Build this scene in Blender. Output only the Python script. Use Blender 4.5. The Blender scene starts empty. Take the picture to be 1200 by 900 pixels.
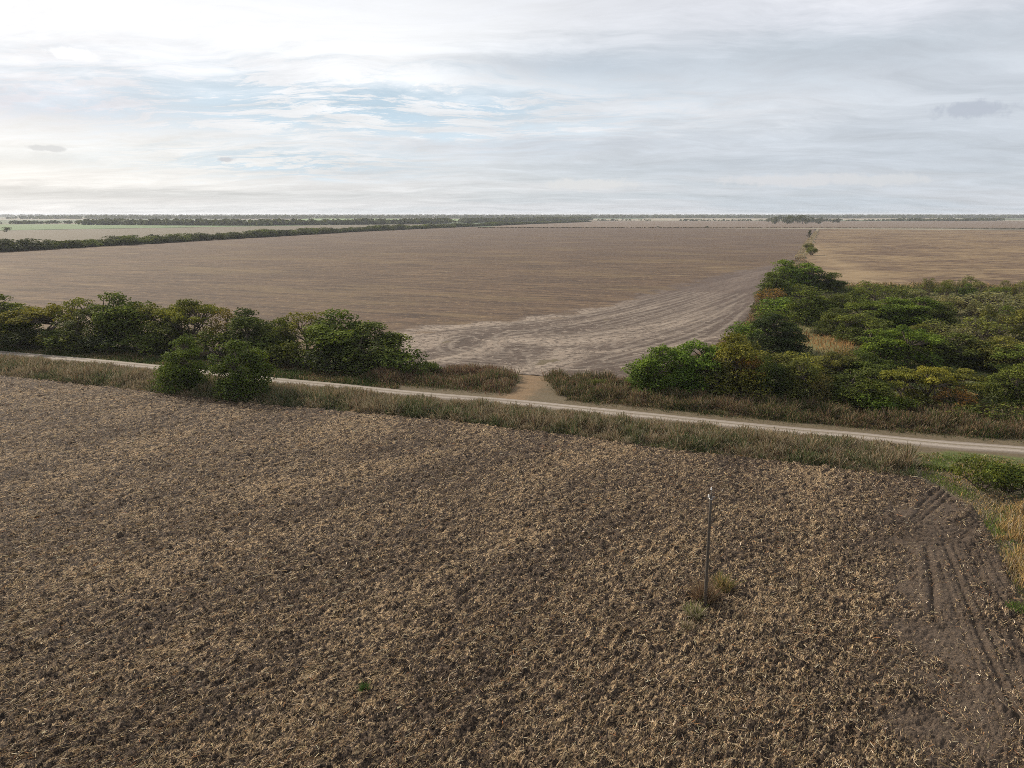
import bpy, math, random
import numpy as np
from mathutils import Vector

sc = bpy.context.scene
C = sc.collection
R = math.radians

# ------------------------------------------------------------------ camera
CAM_H, PITCH, FPX = 23.0, R(13.45), 833.0      # metres, radians, focal length in pixels of the 1200 px photo
cam_d = bpy.data.cameras.new('camera')
cam_d.sensor_width = 36.0
cam_d.lens = FPX / 1200 * 36.0
cam_d.clip_start, cam_d.clip_end = 0.5, 60000
cam = bpy.data.objects.new('camera', cam_d)
cam.location = (0, 0, CAM_H)
cam.rotation_euler = (math.pi / 2 - PITCH, 0, 0)
C.objects.link(cam)
sc.camera = cam

def ray(u, v):
    x, f, q = u - 600.0, FPX, 450.0 - v
    return np.array([x, f * math.cos(PITCH) + q * math.sin(PITCH), -f * math.sin(PITCH) + q * math.cos(PITCH)])

def G(u, v, z=0.0):
    """ground point seen at photo pixel (u, v)"""
    d = ray(u, v)
    t = (CAM_H - z) / -d[2]
    return np.array([d[0] * t, d[1] * t])

def GP(pts):
    return np.array([G(*p) for p in pts])

def px_per_m(u, v):
    p = G(u, v)
    zc = p[1] * math.cos(PITCH) + CAM_H * math.sin(PITCH)
    return FPX / zc

# ------------------------------------------------------------------ light
SUN_AZ, SUN_EL = R(-52), R(30)                  # azimuth from +Y towards +X
sun_dir = Vector((math.sin(SUN_AZ) * math.cos(SUN_EL), math.cos(SUN_AZ) * math.cos(SUN_EL), math.sin(SUN_EL)))
ld = bpy.data.lights.new('sun', 'SUN')
ld.energy = 5.0
ld.angle = R(1.5)
ld.color = (1.0, 0.89, 0.74)
lo = bpy.data.objects.new('sun', ld)
lo.rotation_euler = (-sun_dir).to_track_quat('-Z', 'Y').to_euler()
lo.location = (0, 0, 60)
C.objects.link(lo)

sc.view_settings.view_transform = 'Standard'
sc.view_settings.look = 'None'
sc.view_settings.gamma = 1
sc.view_settings.use_curve_mapping = False
sc.view_settings.exposure = 0.35
sc.cycles.use_denoising = False
sc.cycles.denoiser = 'OPENIMAGEDENOISE'
sc.cycles.denoising_input_passes = 'RGB_ALBEDO_NORMAL'
sc.cycles.denoising_prefilter = 'ACCURATE'
sc.cycles.max_bounces = 8
sc.cycles.transparent_max_bounces = 8
sc.cycles.volume_bounces = 0
sc.cycles.pixel_filter_type = 'BLACKMAN_HARRIS'
sc.cycles.filter_width = 0.85

# ------------------------------------------------------------------ node helpers
class NT:
    def __init__(s, tree):
        s.t = tree
    def n(s, kind, **kw):
        node = s.t.nodes.new(kind)
        for k, v in kw.items():
            setattr(node, k, v)
        return node
    def put(s, sock, val):
        if isinstance(val, bpy.types.NodeSocket):
            s.t.links.new(val, sock)
        elif val is not None:
            if hasattr(sock.default_value, '__len__') and not hasattr(val, '__len__'):
                val = [val] * len(sock.default_value)
            if hasattr(sock.default_value, '__len__') and len(sock.default_value) == 4 and len(val) == 3:
                val = list(val) + [1]
            sock.default_value = val
    def m(s, op, a, b=None, c=None, clamp=False):
        q = s.n('ShaderNodeMath', operation=op, use_clamp=clamp)
        s.put(q.inputs[0], a)
        if b is not None: s.put(q.inputs[1], b)
        if c is not None: s.put(q.inputs[2], c)
        return q.outputs[0]
    def vm(s, op, a, b=None, out=0):
        q = s.n('ShaderNodeVectorMath', operation=op)
        s.put(q.inputs[0], a)
        if b is not None: s.put(q.inputs[1], b)
        return q.outputs[out]
    def mix(s, f, a, b, blend='MIX'):
        q = s.n('ShaderNodeMix', data_type='RGBA', blend_type=blend)
        s.put(q.inputs[0], f); s.put(q.inputs[6], a); s.put(q.inputs[7], b)
        return q.outputs[2]
    def smooth(s, x, lo, hi, a=0.0, b=1.0):
        q = s.n('ShaderNodeMapRange', interpolation_type='SMOOTHSTEP')
        s.put(q.inputs[0], x); s.put(q.inputs[1], lo); s.put(q.inputs[2], hi); s.put(q.inputs[3], a); s.put(q.inputs[4], b)
        return q.outputs[0]
    def noise(s, vec, scale=1.0, detail=4.0, rough=0.55, dist=0.0, out='Fac'):
        q = s.n('ShaderNodeTexNoise')
        s.put(q.inputs['Vector'], vec)
        q.inputs['Scale'].default_value = scale
        q.inputs['Detail'].default_value = detail
        q.inputs['Roughness'].default_value = rough
        q.inputs['Distortion'].default_value = dist
        return q.outputs[out]
    def mapping(s, vec, rot=0.0, scale=(1, 1, 1), loc=(0, 0, 0)):
        q = s.n('ShaderNodeMapping')
        s.put(q.inputs[0], vec)
        q.inputs['Location'].default_value = loc
        q.inputs['Rotation'].default_value = (0, 0, rot)
        q.inputs['Scale'].default_value = scale
        return q.outputs[0]
    def attr(s, name, out='Fac'):
        return s.n('ShaderNodeAttribute', attribute_name=name).outputs[out]
    def xyz(s, x, y, z):
        q = s.n('ShaderNodeCombineXYZ')
        s.put(q.inputs[0], x); s.put(q.inputs[1], y); s.put(q.inputs[2], z)
        return q.outputs[0]
    def sep(s, v):
        q = s.n('ShaderNodeSeparateXYZ')
        s.put(q.inputs[0], v)
        return q.outputs

def new_mat(name):
    m = bpy.data.materials.new(name)
    m.use_nodes = True
    m.node_tree.nodes.clear()
    nt = NT(m.node_tree)
    out = nt.n('ShaderNodeOutputMaterial')
    return m, nt, out

def finish(nt, out, color, rough=0.9, bump=None, bump_d=0.05, bump_s=1.0, spec=0.2, metal=0.0):
    b = nt.n('ShaderNodeBsdfPrincipled')
    nt.put(b.inputs['Base Color'], color)
    nt.put(b.inputs['Roughness'], rough)
    b.inputs['Specular IOR Level'].default_value = spec
    b.inputs['Metallic'].default_value = metal
    if bump is not None:
        q = nt.n('ShaderNodeBump')
        q.inputs['Strength'].default_value = bump_s
        q.inputs['Distance'].default_value = bump_d
        nt.put(q.inputs['Height'], bump)
        nt.t.links.new(q.outputs[0], b.inputs['Normal'])
    nt.t.links.new(b.outputs[0], out.inputs['Surface'])
    return b

# ------------------------------------------------------------------ sky (high thin cloud over a Nishita sky)
w = bpy.data.worlds.new('World')
sc.world = w
w.use_nodes = True
w.node_tree.nodes.clear()
W = NT(w.node_tree)
tc = W.n('ShaderNodeTexCoord')
dirv = W.vm('NORMALIZE', tc.outputs['Generated'])
dx, dy, dz = W.sep(dirv)
sky = W.n('ShaderNodeTexSky', sky_type='NISHITA')
sky.sun_disc = False
sky.sun_elevation = SUN_EL
sky.sun_rotation = SUN_AZ % (2 * math.pi)
sky.altitude = 50
sky.air_density = 1.0
sky.dust_density = 2.0
sky.ozone_density = 1.2
zc = W.m('MAXIMUM', dz, 0.0)
den = W.m('ADD', zc, 0.10)
plane = W.xyz(W.m('DIVIDE', dx, den), W.m('DIVIDE', dy, den), 0.0)         # the cloud deck seen in perspective
warp = W.noise(plane, 0.9, 3, 0.5, out='Color')
plane_w = W.vm('ADD', plane, W.vm('SCALE', W.vm('SUBTRACT', warp, (0.5, 0.5, 0.5)), None))
plane_w.node.inputs[0].links and None
sc_node = [l.from_node for l in plane_w.node.inputs[1].links][0]
sc_node.inputs['Scale'].default_value = 0.9
streak = W.noise(W.mapping(plane_w, R(14), (0.55, 1.5, 1)), 1.6, 8, 0.66)     # long fibres of cirrus
broad = W.noise(W.mapping(plane_w, R(-10), (0.5, 1.0, 1), (3.1, 1.7, 0)), 0.7, 5, 0.55)
fine = W.noise(W.mapping(plane_w, R(24), (0.7, 1.7, 1), (7, 2, 0)), 3.2, 9, 0.72)
puff = W.noise(W.mapping(plane_w, R(-6), (0.8, 1.3, 1), (1, 9, 0)), 2.3, 8, 0.62)

def blob(u, v, ru, rv, warp_amt=0.6):
    """soft region of the sky round the direction of photo pixel (u, v)"""
    d = ray(u, v); d = d / np.linalg.norm(d)
    px, pz = d[0], d[2]
    nz = W.m('MULTIPLY', W.m('ADD', W.m('SUBTRACT', streak, 0.5), W.m('MULTIPLY', W.m('SUBTRACT', puff, 0.5), 0.8)), warp_amt)
    ax = W.m('DIVIDE', W.m('SUBTRACT', dx, px), ru / FPX)
    az = W.m('ADD', W.m('DIVIDE', W.m('SUBTRACT', dz, pz), rv / FPX), nz)
    ay = W.m('DIVIDE', W.m('SUBTRACT', dy, d[1]), 0.5)
    r2 = W.m('ADD', W.m('ADD', W.m('MULTIPLY', ax, ax), W.m('MULTIPLY', az, az)), W.m('MULTIPLY', ay, ay))
    return W.m('EXPONENT', W.m('MULTIPLY', r2, -1.0))

elev = W.smooth(dz, 0.0, 0.30)
col = W.mix(elev, (0.61, 0.665, 0.71), (0.80, 0.81, 0.85))
col = W.mix(W.smooth(broad, 0.38, 0.62), col, W.mix(elev, (0.72, 0.74, 0.77), (0.93, 0.93, 0.95)))
# the sun stands behind the cloud to the left: brighter, warmer deck on that side
sd = W.vm('DOT_PRODUCT', dirv, tuple(sun_dir), out=1)
glow = W.smooth(sd, 0.45, 1.0)
col = W.mix(W.m('MULTIPLY', glow, 0.7), col, (0.965, 0.965, 0.965))
SKY_BLOBS = [  # u, v, ru, rv, colour, strength, warp
    (1120, 150, 340, 100, (0.56, 0.62, 0.70), 0.72, 0.9),
    (1000, 20, 280, 34, (0.74, 0.75, 0.81), 0.6, 1.4),
    (400, 66, 250, 54, (1.06, 1.06, 1.06), 0.92, 2.6),
    (60, 8, 240, 18, (0.98, 0.98, 0.98), 0.5, 1.6),
    (110, 198, 330, 28, (0.91, 0.90, 0.88), 0.65, 2.2),
    (330, 165, 260, 24, (0.92, 0.925, 0.93), 0.6, 2.6),
    (130, 80, 190, 30, (0.82, 0.83, 0.88), 0.5, 2.4),
    (30, 117, 130, 22, (0.62, 0.63, 0.71), 0.8, 1.6),
    (690, 75, 130, 17, (0.52, 0.58, 0.65), 0.85, 2.0),
    (980, 58, 230, 26, (0.55, 0.61, 0.67), 0.75, 2.4),
    (640, 172, 260, 15, (0.60, 0.65, 0.73), 0.65, 2.0),
    (420, 205, 120, 12, (0.66, 0.70, 0.76), 0.5, 1.6),
    (170, 228, 340, 6, (0.57, 0.60, 0.62), 0.7, 0.7),
    (60, 186, 180, 9, (0.70, 0.74, 0.77), 0.5, 1.8),
    (900, 192, 300, 12, (0.57, 0.62, 0.69), 0.6, 1.6),
    (800, 128, 200, 18, (0.82, 0.83, 0.86), 0.5, 2.4),
]
for u, v, ru, rv, c, s, wa in SKY_BLOBS:
    col = W.mix(W.m('MULTIPLY', blob(u, v, ru, rv, wa), s), col, c)
# clear gaps between the cloud bands
gap_n = W.smooth(fine, 0.45, 0.55)
gap = W.m('MAXIMUM', blob(410, 127, 280, 30, 2.4), W.m('MULTIPLY', blob(350, 190, 130, 15, 1.8), 0.9))
gap = W.m('MAXIMUM', gap, W.m('MULTIPLY', blob(560, 128, 110, 16, 1.5), 0.9))
col = W.mix(W.m('MULTIPLY', W.m('MULTIPLY', gap, gap_n), 0.95), col, (0.50, 0.65, 0.77))
# fibres
fib = W.m('ADD', W.m('MULTIPLY', W.m('SUBTRACT', streak, 0.5), 0.42), W.m('ADD', W.m('MULTIPLY', W.m('SUBTRACT', fine, 0.5), 0.20), W.m('MULTIPLY', W.m('SUBTRACT', puff, 0.5), 0.40)))
col = W.mix(1.0, col, W.xyz(*[W.m('ADD', fib, 1.0)] * 3), 'MULTIPLY')
# single small low clouds
edge_n = W.noise(dirv, 70.0, 4, 0.6)
for u, v, ru, rv, c in [(1140, 127, 30, 9, (0.50, 0.54, 0.62)), (84, 63, 20, 6, (1.04, 1.04, 1.04)), (56, 174, 16, 3, (0.62, 0.64, 0.67)),
                        (264, 187, 9, 3, (0.55, 0.57, 0.62)), (930, 211, 75, 7, (0.72, 0.73, 0.76)), (1040, 211, 45, 6, (0.70, 0.72, 0.75)), (690, 216, 60, 7, (0.76, 0.77, 0.78))]:
    b = blob(u, v, ru, rv, 0.5)
    k = W.smooth(W.m('ADD', b, W.m('MULTIPLY', W.m('SUBTRACT', edge_n, 0.5), 1.3)), 0.30, 0.75)
    col = W.mix(W.m('MULTIPLY', k, 0.85), col, c)
col10 = W.mix(1.0, col, (10, 10, 10), 'MULTIPLY')
final = W.mix(0.90, sky.outputs[0], col10)
bg = W.n('ShaderNodeBackground')
W.put(bg.inputs['Color'], final)
bg.inputs['Strength'].default_value = 0.082
wo = W.n('ShaderNodeOutputWorld')
W.t.links.new(bg.outputs[0], wo.inputs['Surface'])

# ------------------------------------------------------------------ numpy helpers
rng = np.random.default_rng(11)
random.seed(11)
_perm = np.random.default_rng(5).permutation(512)
_perm = np.concatenate([_perm, _perm, _perm])
_ang = np.random.default_rng(6).uniform(0, 2 * np.pi, 512)
_gx, _gy = np.cos(_ang), np.sin(_ang)

def perlin(x, y):
    xi, yi = np.floor(x).astype(int), np.floor(y).astype(int)
    xf, yf = x - xi, y - yi
    u, v = xf * xf * xf * (xf * (xf * 6 - 15) + 10), yf * yf * yf * (yf * (yf * 6 - 15) + 10)
    def g(ix, iy, fx, fy):
        h = _perm[(_perm[ix & 511] + iy) & 511]
        return _gx[h] * fx + _gy[h] * fy
    a = g(xi, yi, xf, yf) * (1 - u) + g(xi + 1, yi, xf - 1, yf) * u
    b = g(xi, yi + 1, xf, yf - 1) * (1 - u) + g(xi + 1, yi + 1, xf - 1, yf - 1) * u
    return (a * (1 - v) + b * v) * 1.5

def fbm(x, y, o=4, gain=0.5):
    s, a = 0, 1.0
    for i in range(o):
        s = s + a * perlin(x + 17.3 * i, y - 9.1 * i)
        x, y, a = x * 2.03, y * 2.03, a * gain
    return s

def polydist(px, py, poly):
    """distance to a polyline, arc length at the foot, signed side"""
    best = np.full(px.shape, 1e18); arc = np.zeros(px.shape); side = np.zeros(px.shape)
    L = 0.0
    for (ax, ay), (bx, by) in zip(poly[:-1], poly[1:]):
        ex, ey = bx - ax, by - ay
        l2 = ex * ex + ey * ey
        t = np.clip(((px - ax) * ex + (py - ay) * ey) / l2, 0, 1)
        d2 = (px - ax - t * ex) ** 2 + (py - ay - t * ey) ** 2
        k = d2 < best
        best[k] = d2[k]
        arc[k] = (L + t * math.sqrt(l2))[k]
        side[k] = np.sign(ex * (py - ay) - ey * (px - ax))[k]
        L += math.sqrt(l2)
    return np.sqrt(best), arc, side

def smooth_poly(pts, n=8):
    """Catmull-Rom through the points"""
    p = np.vstack([2 * pts[0] - pts[1], pts, 2 * pts[-1] - pts[-2]])
    out = []
    for i in range(1, len(p) - 2):
        for k in range(n):
            t = k / n
            out.append(0.5 * (2 * p[i] + (p[i + 1] - p[i - 1]) * t + (2 * p[i - 1] - 5 * p[i] + 4 * p[i + 1] - p[i + 2]) * t * t + (-p[i - 1] + 3 * p[i] - 3 * p[i + 1] + p[i + 2]) * t ** 3))
    out.append(p[-2])
    return np.array(out)

def resample(pts, step):
    seg = np.linalg.norm(np.diff(pts, axis=0), axis=1)
    s = np.concatenate([[0], np.cumsum(seg)])
    q = np.linspace(0, s[-1], max(2, int(s[-1] / step) + 1))
    return np.stack([np.interp(q, s, pts[:, 0]), np.interp(q, s, pts[:, 1])], 1)

def inside(px, py, poly):
    r = np.zeros(px.shape, bool)
    j = len(poly) - 1
    for i in range(len(poly)):
        xi, yi = poly[i]; xj, yj = poly[j]
        c = ((yi > py) != (yj > py)) & (px < (xj - xi) * (py - yi) / (yj - yi + 1e-12) + xi)
        r ^= c
        j = i
    return r

def sstep(x, a, b):
    t = np.clip((x - a) / (b - a), 0, 1)
    return t * t * (3 - 2 * t)

def mesh_np(name, verts, faces, attrs=None, smooth=False):
    """faces: (m, k) int array or list of such arrays with different k"""
    me = bpy.data.meshes.new(name)
    fl = faces if isinstance(faces, list) else [faces]
    fl = [np.asarray(f) for f in fl if len(f)]
    me.vertices.add(len(verts))
    me.vertices.foreach_set('co', np.asarray(verts, dtype=np.float32).ravel())
    loops = np.concatenate([f.ravel() for f in fl])
    tot = np.concatenate([np.full(len(f), f.shape[1]) for f in fl])
    start = np.concatenate([[0], np.cumsum(tot)[:-1]])
    me.loops.add(len(loops))
    me.loops.foreach_set('vertex_index', loops.astype(np.int32))
    me.polygons.add(len(tot))
    me.polygons.foreach_set('loop_start', start.astype(np.int32))
    if smooth:
        me.polygons.foreach_set('use_smooth', np.ones(len(tot), bool))
    for k, a in (attrs or {}).items():
        a = np.asarray(a, dtype=np.float32)
        if a.ndim == 1:
            at = me.attributes.new(k, 'FLOAT', 'POINT')
            at.data.foreach_set('value', a)
        else:
            at = me.attributes.new(k, 'FLOAT_COLOR', 'POINT')
            at.data.foreach_set('color', np.concatenate([a, np.ones((len(a), 1), np.float32)], 1).ravel())
    me.update(calc_edges=True)
    return me

def obj(name, me, mat=None, parent=None):
    o = bpy.data.objects.new(name, me)
    C.objects.link(o)
    if mat is not None:
        if not me.materials:
            me.materials.append(mat)
    if parent is not None:
        o.parent = parent
    return o

def tag(o, label, cat, group=None, kind=None):
    o['label'] = label
    o['category'] = cat
    if group: o['group'] = group
    if kind: o['kind'] = kind
    return o

def grid_faces(nr, nc):
    i = np.arange((nr - 1) * (nc - 1))
    r, c = i // (nc - 1), i % (nc - 1)
    a = r * nc + c
    return np.stack([a, a + 1, a + nc + 1, a + nc], 1)

def prune(verts, faces, keep_v, attrs):
    fk = keep_v[faces].all(1)
    faces = faces[fk]
    used = np.unique(faces)
    remap = np.full(len(verts), -1); remap[used] = np.arange(len(used))
    return verts[used], remap[faces], {k: a[used] for k, a in attrs.items()}

# ------------------------------------------------------------------ layout on the ground
road_up = GP([(-160, 398), (0, 411), (100, 419.5), (200, 429), (320, 442), (400, 449.5), (500, 459.5), (600, 467.5), (700, 477.5), (800, 487.5), (900, 497.5), (1000, 506), (1050, 511), (1100, 515.5), (1200, 523), (1330, 533)])
road_up = resample(smooth_poly(road_up, 6), 1.0)
field_edge = GP([(-160, 420), (0, 440), (105, 451), (200, 462), (300, 473), (400, 481), (530, 493), (600, 502), (700, 514), (775, 526), (900, 539), (1000, 551), (1075, 559), (1110, 575), (1142, 597), (1160, 625), (1172, 650), (1190, 690), (1215, 745), (1260, 820)])
e2 = road_up[-1] - road_up[0]; e2 = e2 / np.linalg.norm(e2)       # along the road, to the right
e1 = np.array([-e2[1], e2[0]])                                     # away from the camera, square to the road
ROAD_W = 2.8
tang = np.gradient(road_up, axis=0); tang /= np.linalg.norm(tang, axis=1)[:, None]
nrm = np.stack([tang[:, 1], -tang[:, 0]], 1)                        # towards the camera
road_lo = road_up + nrm * ROAD_W

# ------------------------------------------------------------------ base ground to the horizon
m_ground, nt, out = new_mat('plain_fields')
pos = nt.n('ShaderNodeNewGeometry').outputs['Position']
q = nt.mapping(pos, -R(20), (1 / 520, 1 / 900, 1))
vor = nt.n('ShaderNodeTexVoronoi'); nt.put(vor.inputs['Vector'], q); vor.inputs['Scale'].default_value = 1.0; vor.inputs['Randomness'].default_value = 0.7
hs = nt.sep(vor.outputs['Color'])
c = nt.mix(nt.smooth(hs[0], 0.35, 0.40), (0.085, 0.075, 0.05), (0.13, 0.11, 0.075))
c = nt.mix(nt.smooth(hs[1], 0.45, 0.49), c, (0.055, 0.088, 0.040))
c = nt.mix(nt.smooth(hs[2], 0.80, 0.83), c, (0.22, 0.195, 0.14))
c = nt.mix(nt.m('MULTIPLY', nt.noise(nt.mapping(pos, -R(20), (1 / 60, 1 / 400, 1)), 1, 5), 0.6), c, (0.07, 0.06, 0.04))
finish(nt, out, c, 0.95)
GR = 24000
me = mesh_np('ground', [(-GR, -GR, -0.6), (GR, -GR, -0.6), (GR, GR, -0.6), (-GR, GR, -0.6)], np.array([[0, 1, 2, 3]]))
tag(obj('ground', me, m_ground), 'flat farmland plain reaching to the horizon', 'ground', kind='structure')

# ------------------------------------------------------------------ near field: tilled soil with maize residue
FURROW = R(44)                                                     # azimuth of the tillage
fd = np.array([math.sin(FURROW), math.cos(FURROW)])
ruts = [GP([(1106, 634), (1109, 642), (1127, 687), (1144, 733), (1172, 796), (1212, 880)]),
        GP([(1132, 636), (1147, 669), (1173, 718), (1204, 775)]),
        GP([(1085, 638), (1090, 665), (1093, 693), (1096, 730)])]
arcs = [GP([(1046 + 0, 612 + 5 * k), (1078, 622 + 5.0 * k), (1104, 624 + 4.6 * k), (1128, 617 + 4.2 * k), (1148 + k, 603 + 3.5 * k)]) for k in range(-2, 4)]
arcs += [GP([(1000 + 8 * k, 604 + 3 * k), (1040 + 4 * k, 611 + 3 * k), (1070, 606 + 4 * k), (1080 + 6 * k, 590 + 4 * k), (1100 + 8 * k, 574 + 2 * k)]) for k in range(0, 3)]
ruts = [smooth_poly(r_, 6) for r_ in ruts]
arcs = [smooth_poly(r_, 6) for r_ in arcs]
bare_poly = GP([(1035, 600), (1060, 590), (1105, 570), (1150, 600), (1175, 660), (1210, 760), (1300, 930), (1085, 930), (1050, 760), (1045, 660)])

def track_fields(x, y):
    rut = np.zeros(x.shape); ridge = np.zeros(x.shape)
    for pl, wd, s in [(ruts[0], 0.13, 1.0), (ruts[1], 0.13, 0.9), (ruts[2], 0.14, 1.0), (ruts[0] + np.array([0.55, 0.0]), 0.10, 0.8), (ruts[1] + np.array([0.5, 0.0]), 0.10, 0.8)] + [(ruts[0] + np.array([o_, 0.0]), 0.08, 0.5) for o_ in (-0.9, -0.45, 1.2, 1.7)] + [(ruts[1] + np.array([o_, 0.0]), 0.08, 0.45) for o_ in (-0.6, 1.1)] + [(a, 0.13, 0.9) for a in arcs]:
        x0, y0 = pl.min(0) - 2; x1, y1 = pl.max(0) + 2
        k = (x > x0) & (x < x1) & (y > y0) & (y < y1)
        d, _, _ = polydist(x[k], y[k], pl)
        rut[k] = np.maximum(rut[k], s * np.exp(-(d / (wd * 1.05)) ** 2))
        ridge[k] = np.maximum(ridge[k], s * np.exp(-((d - 0.42) / 0.2) ** 2))
    return rut, ridge

def bare_field(x, y):
    n = fbm(x / 3.0, y / 3.0, 3)
    d, _, _ = polydist(x, y, np.vstack([bare_poly, bare_poly[:1]]))
    sgn = np.where(inside(x, y, bare_poly), 1, -1)
    return sstep(sgn * d + n * 3.0, -2.5, 4.0)

def field_height(x, y):
    a, b = x * fd[0] + y * fd[1], x * fd[1] - y * fd[0]            # along, across the furrows
    ridgy = 1 - np.abs(fbm(a / 1.5, b / 0.55, 3))
    clod = np.abs(fbm(a / 0.75, b / 0.38, 3, 0.72))
    h = 0.06 * fbm(x / 2.3, y / 2.3, 3) + 0.20 * (ridgy - 0.6) + 0.27 * clod
    return h

def field_height_full(x, y):
    bare = bare_field(x, y)
    rut, ridge = track_fields(x, y)
    return field_height(x, y) * (1 - 0.70 * bare) - 0.16 * rut + 0.06 * ridge - 0.05

ys = [17.0]
while ys[-1] < 118: ys.append(ys[-1] * 1.0036)
ys = np.array(ys)
ks = np.arange(-0.97, 0.97, 0.0026)
Y = np.repeat(ys, len(ks)); X = Y * np.tile(ks, len(ys))
poly_field = np.vstack([field_edge + np.array([0, 0]), [[60, 5]], [[-140, 5]]])
keep = inside(X + 0.35 * fbm(X / 1.2, Y / 1.2, 2), Y + 0.35 * fbm(X / 1.3 + 9, Y / 1.3, 2), poly_field)
vz = np.full(X.shape, -0.05)
rutA = np.zeros(X.shape); bareA = np.zeros(X.shape)
kk = np.where(keep)[0]
xs_, ys_ = X[kk], Y[kk]
bareA[kk] = bare_field(xs_, ys_)
rutA[kk], rdg = track_fields(xs_, ys_)
vz[kk] = field_height(xs_, ys_) * (1 - 0.70 * bareA[kk]) - 0.16 * rutA[kk] + 0.06 * rdg - 0.05
V = np.stack([X, Y, vz], 1)
V, F, A = prune(V, grid_faces(len(ys), len(ks)), keep, {'bare': bareA, 'rut': rutA})
m_soil, nt, out = new_mat('tilled_soil')
pos = nt.n('ShaderNodeNewGeometry').outputs['Position']
along = nt.mapping(pos, FURROW - math.pi / 2 + math.pi / 2, (1, 1, 1))
px_ = nt.sep(pos)
a_ = nt.m('ADD', nt.m('MULTIPLY', px_[0], float(fd[0])), nt.m('MULTIPLY', px_[1], float(fd[1])))
b_ = nt.m('SUBTRACT', nt.m('MULTIPLY', px_[0], float(fd[1])), nt.m('MULTIPLY', px_[1], float(fd[0])))
flow = nt.xyz(nt.m('MULTIPLY', a_, 0.38), b_, 0.0)
n_big = nt.noise(flow, 0.16, 4, 0.55)
n_mid = nt.noise(flow, 2.6, 5, 0.7, 0.3)
n_fin = nt.noise(pos, 6.0, 4, 0.75, 0.5)
n_ff = nt.noise(flow, 13.0, 3, 0.7)
bare = nt.attr('bare'); rut = nt.attr('rut')
soil = nt.mix(nt.smooth(n_fin, 0.40, 0.62), (0.014, 0.010, 0.008), (0.088, 0.062, 0.043))
cover = nt.m('ADD', nt.m('ADD', nt.m('MULTIPLY', n_mid, 0.62), nt.m('MULTIPLY', n_fin, 0.30)), nt.m('ADD', nt.m('MULTIPLY', n_big, 0.24), nt.m('MULTIPLY', n_ff, 0.50)))
cover = nt.m('SUBTRACT', cover, nt.m('ADD', nt.m('MULTIPLY', bare, 0.12), nt.m('MULTIPLY', rut, 0.2)))
straw_c = nt.mix(nt.smooth(n_ff, 0.42, 0.62), (0.135, 0.088, 0.049), (0.37, 0.27, 0.157))
c = nt.mix(nt.smooth(cover, 0.83, 0.93), soil, straw_c)
c = nt.mix(nt.m('MULTIPLY', bare, 0.45), c, nt.mix(n_fin, (0.048, 0.035, 0.026), (0.175, 0.132, 0.095)))
c = nt.mix(nt.m('MULTIPLY', rut, 0.6), c, (0.036, 0.026, 0.019))
bmp = nt.m('ADD', nt.noise(pos, 9.0, 3, 0.7), nt.m('MULTIPLY', n_ff, 0.8))
finish(nt, out, c, 0.95, bmp, 0.10, 1.0)
o = obj('near_field', mesh_np('near_field', V, F, A, smooth=True), m_soil)
tag(o, 'dark tilled field littered with straw in the foreground', 'field', kind='structure')

# blades of dry residue lying on it
m_blade, nt, out = new_mat('dry_blades')
bc = nt.attr('col', 'Color')
dif = nt.n('ShaderNodeBsdfDiffuse'); nt.put(dif.inputs[0], bc)
trl = nt.n('ShaderNodeBsdfTranslucent'); nt.put(trl.inputs[0], bc)
mx = nt.n('ShaderNodeMixShader'); mx.inputs[0].default_value = 0.3
nt.t.links.new(dif.outputs[0], mx.inputs[1]); nt.t.links.new(trl.outputs[0], mx.inputs[2]); nt.t.links.new(mx.outputs[0], out.inputs['Surface'])

def pick(rg, n, cols, wts, jit=0.22):
    cols = np.array(cols); k = rg.choice(len(cols), n, p=np.array(wts) / sum(wts))
    return cols[k] * (1 + rg.uniform(-jit, jit, (n, 1))) * (1 + rg.uniform(-0.06, 0.06, (n, 3)))

def straw(n):
    u = rng.random(n)
    y = 18 * (108 / 18) ** u
    x = rng.uniform(-0.95, 0.95, n) * y
    a, b = x * fd[0] + y * fd[1], x * fd[1] - y * fd[0]
    dens = 0.33 + 0.75 * fbm(a / 4.5, b / 0.75, 3) + 0.5 * fbm(x / 0.9, y / 0.9, 2) + 0.18 * fbm(a / 22, b / 7, 2) + 0.25 * sstep(x / y, -0.2, 0.5)
    k = inside(x, y, poly_field) & (rng.random(n) < dens)
    x, y = x[k], y[k]
    k = rng.random(len(x)) > np.maximum(0.78 * bare_field(x, y), 0.9 * track_fields(x, y)[0])
    x, y = x[k], y[k]
    z = field_height_full(x, y)
    n = len(x)
    th = np.where(rng.random(n) < 0.6, FURROW + rng.normal(0, 0.4, n), rng.uniform(0, 2 * np.pi, n))
    far_k = np.sqrt(np.clip(y / 32.0, 0.8, 3.0))
    L = rng.uniform(0.10, 0.38, n) * far_k; wd = rng.uniform(0.011, 0.034, n) * far_k * (0.6 + 0.8 * rng.random(n) ** 3)
    t = np.stack([np.sin(th), np.cos(th), rng.normal(0.0, 0.10, n)], 1)
    s = np.stack([np.cos(th), -np.sin(th), rng.normal(0, 0.6, n)], 1)
    p = np.stack([x, y, z + rng.uniform(0.0, 0.06, n)], 1)
    end = p + t * L[:, None]
    v = np.stack([p - s * wd[:, None] * .5, p + s * wd[:, None] * .5, end + s * wd[:, None] * .25, end - s * wd[:, None] * .4], 1).reshape(-1, 3)
    f4 = np.arange(4 * n).reshape(-1, 4)
    col = pick(rng, n, [(0.42, 0.32, 0.19), (0.25, 0.175, 0.10), (0.60, 0.50, 0.35), (0.11, 0.072, 0.043), (0.05, 0.036, 0.027), (0.36, 0.18, 0.085)], [3.5, 4, 1.6, 3, 2, 0.35])
    return mesh_np('straw_litter', v, f4, {'col': np.repeat(col, 4, 0)})
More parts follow.
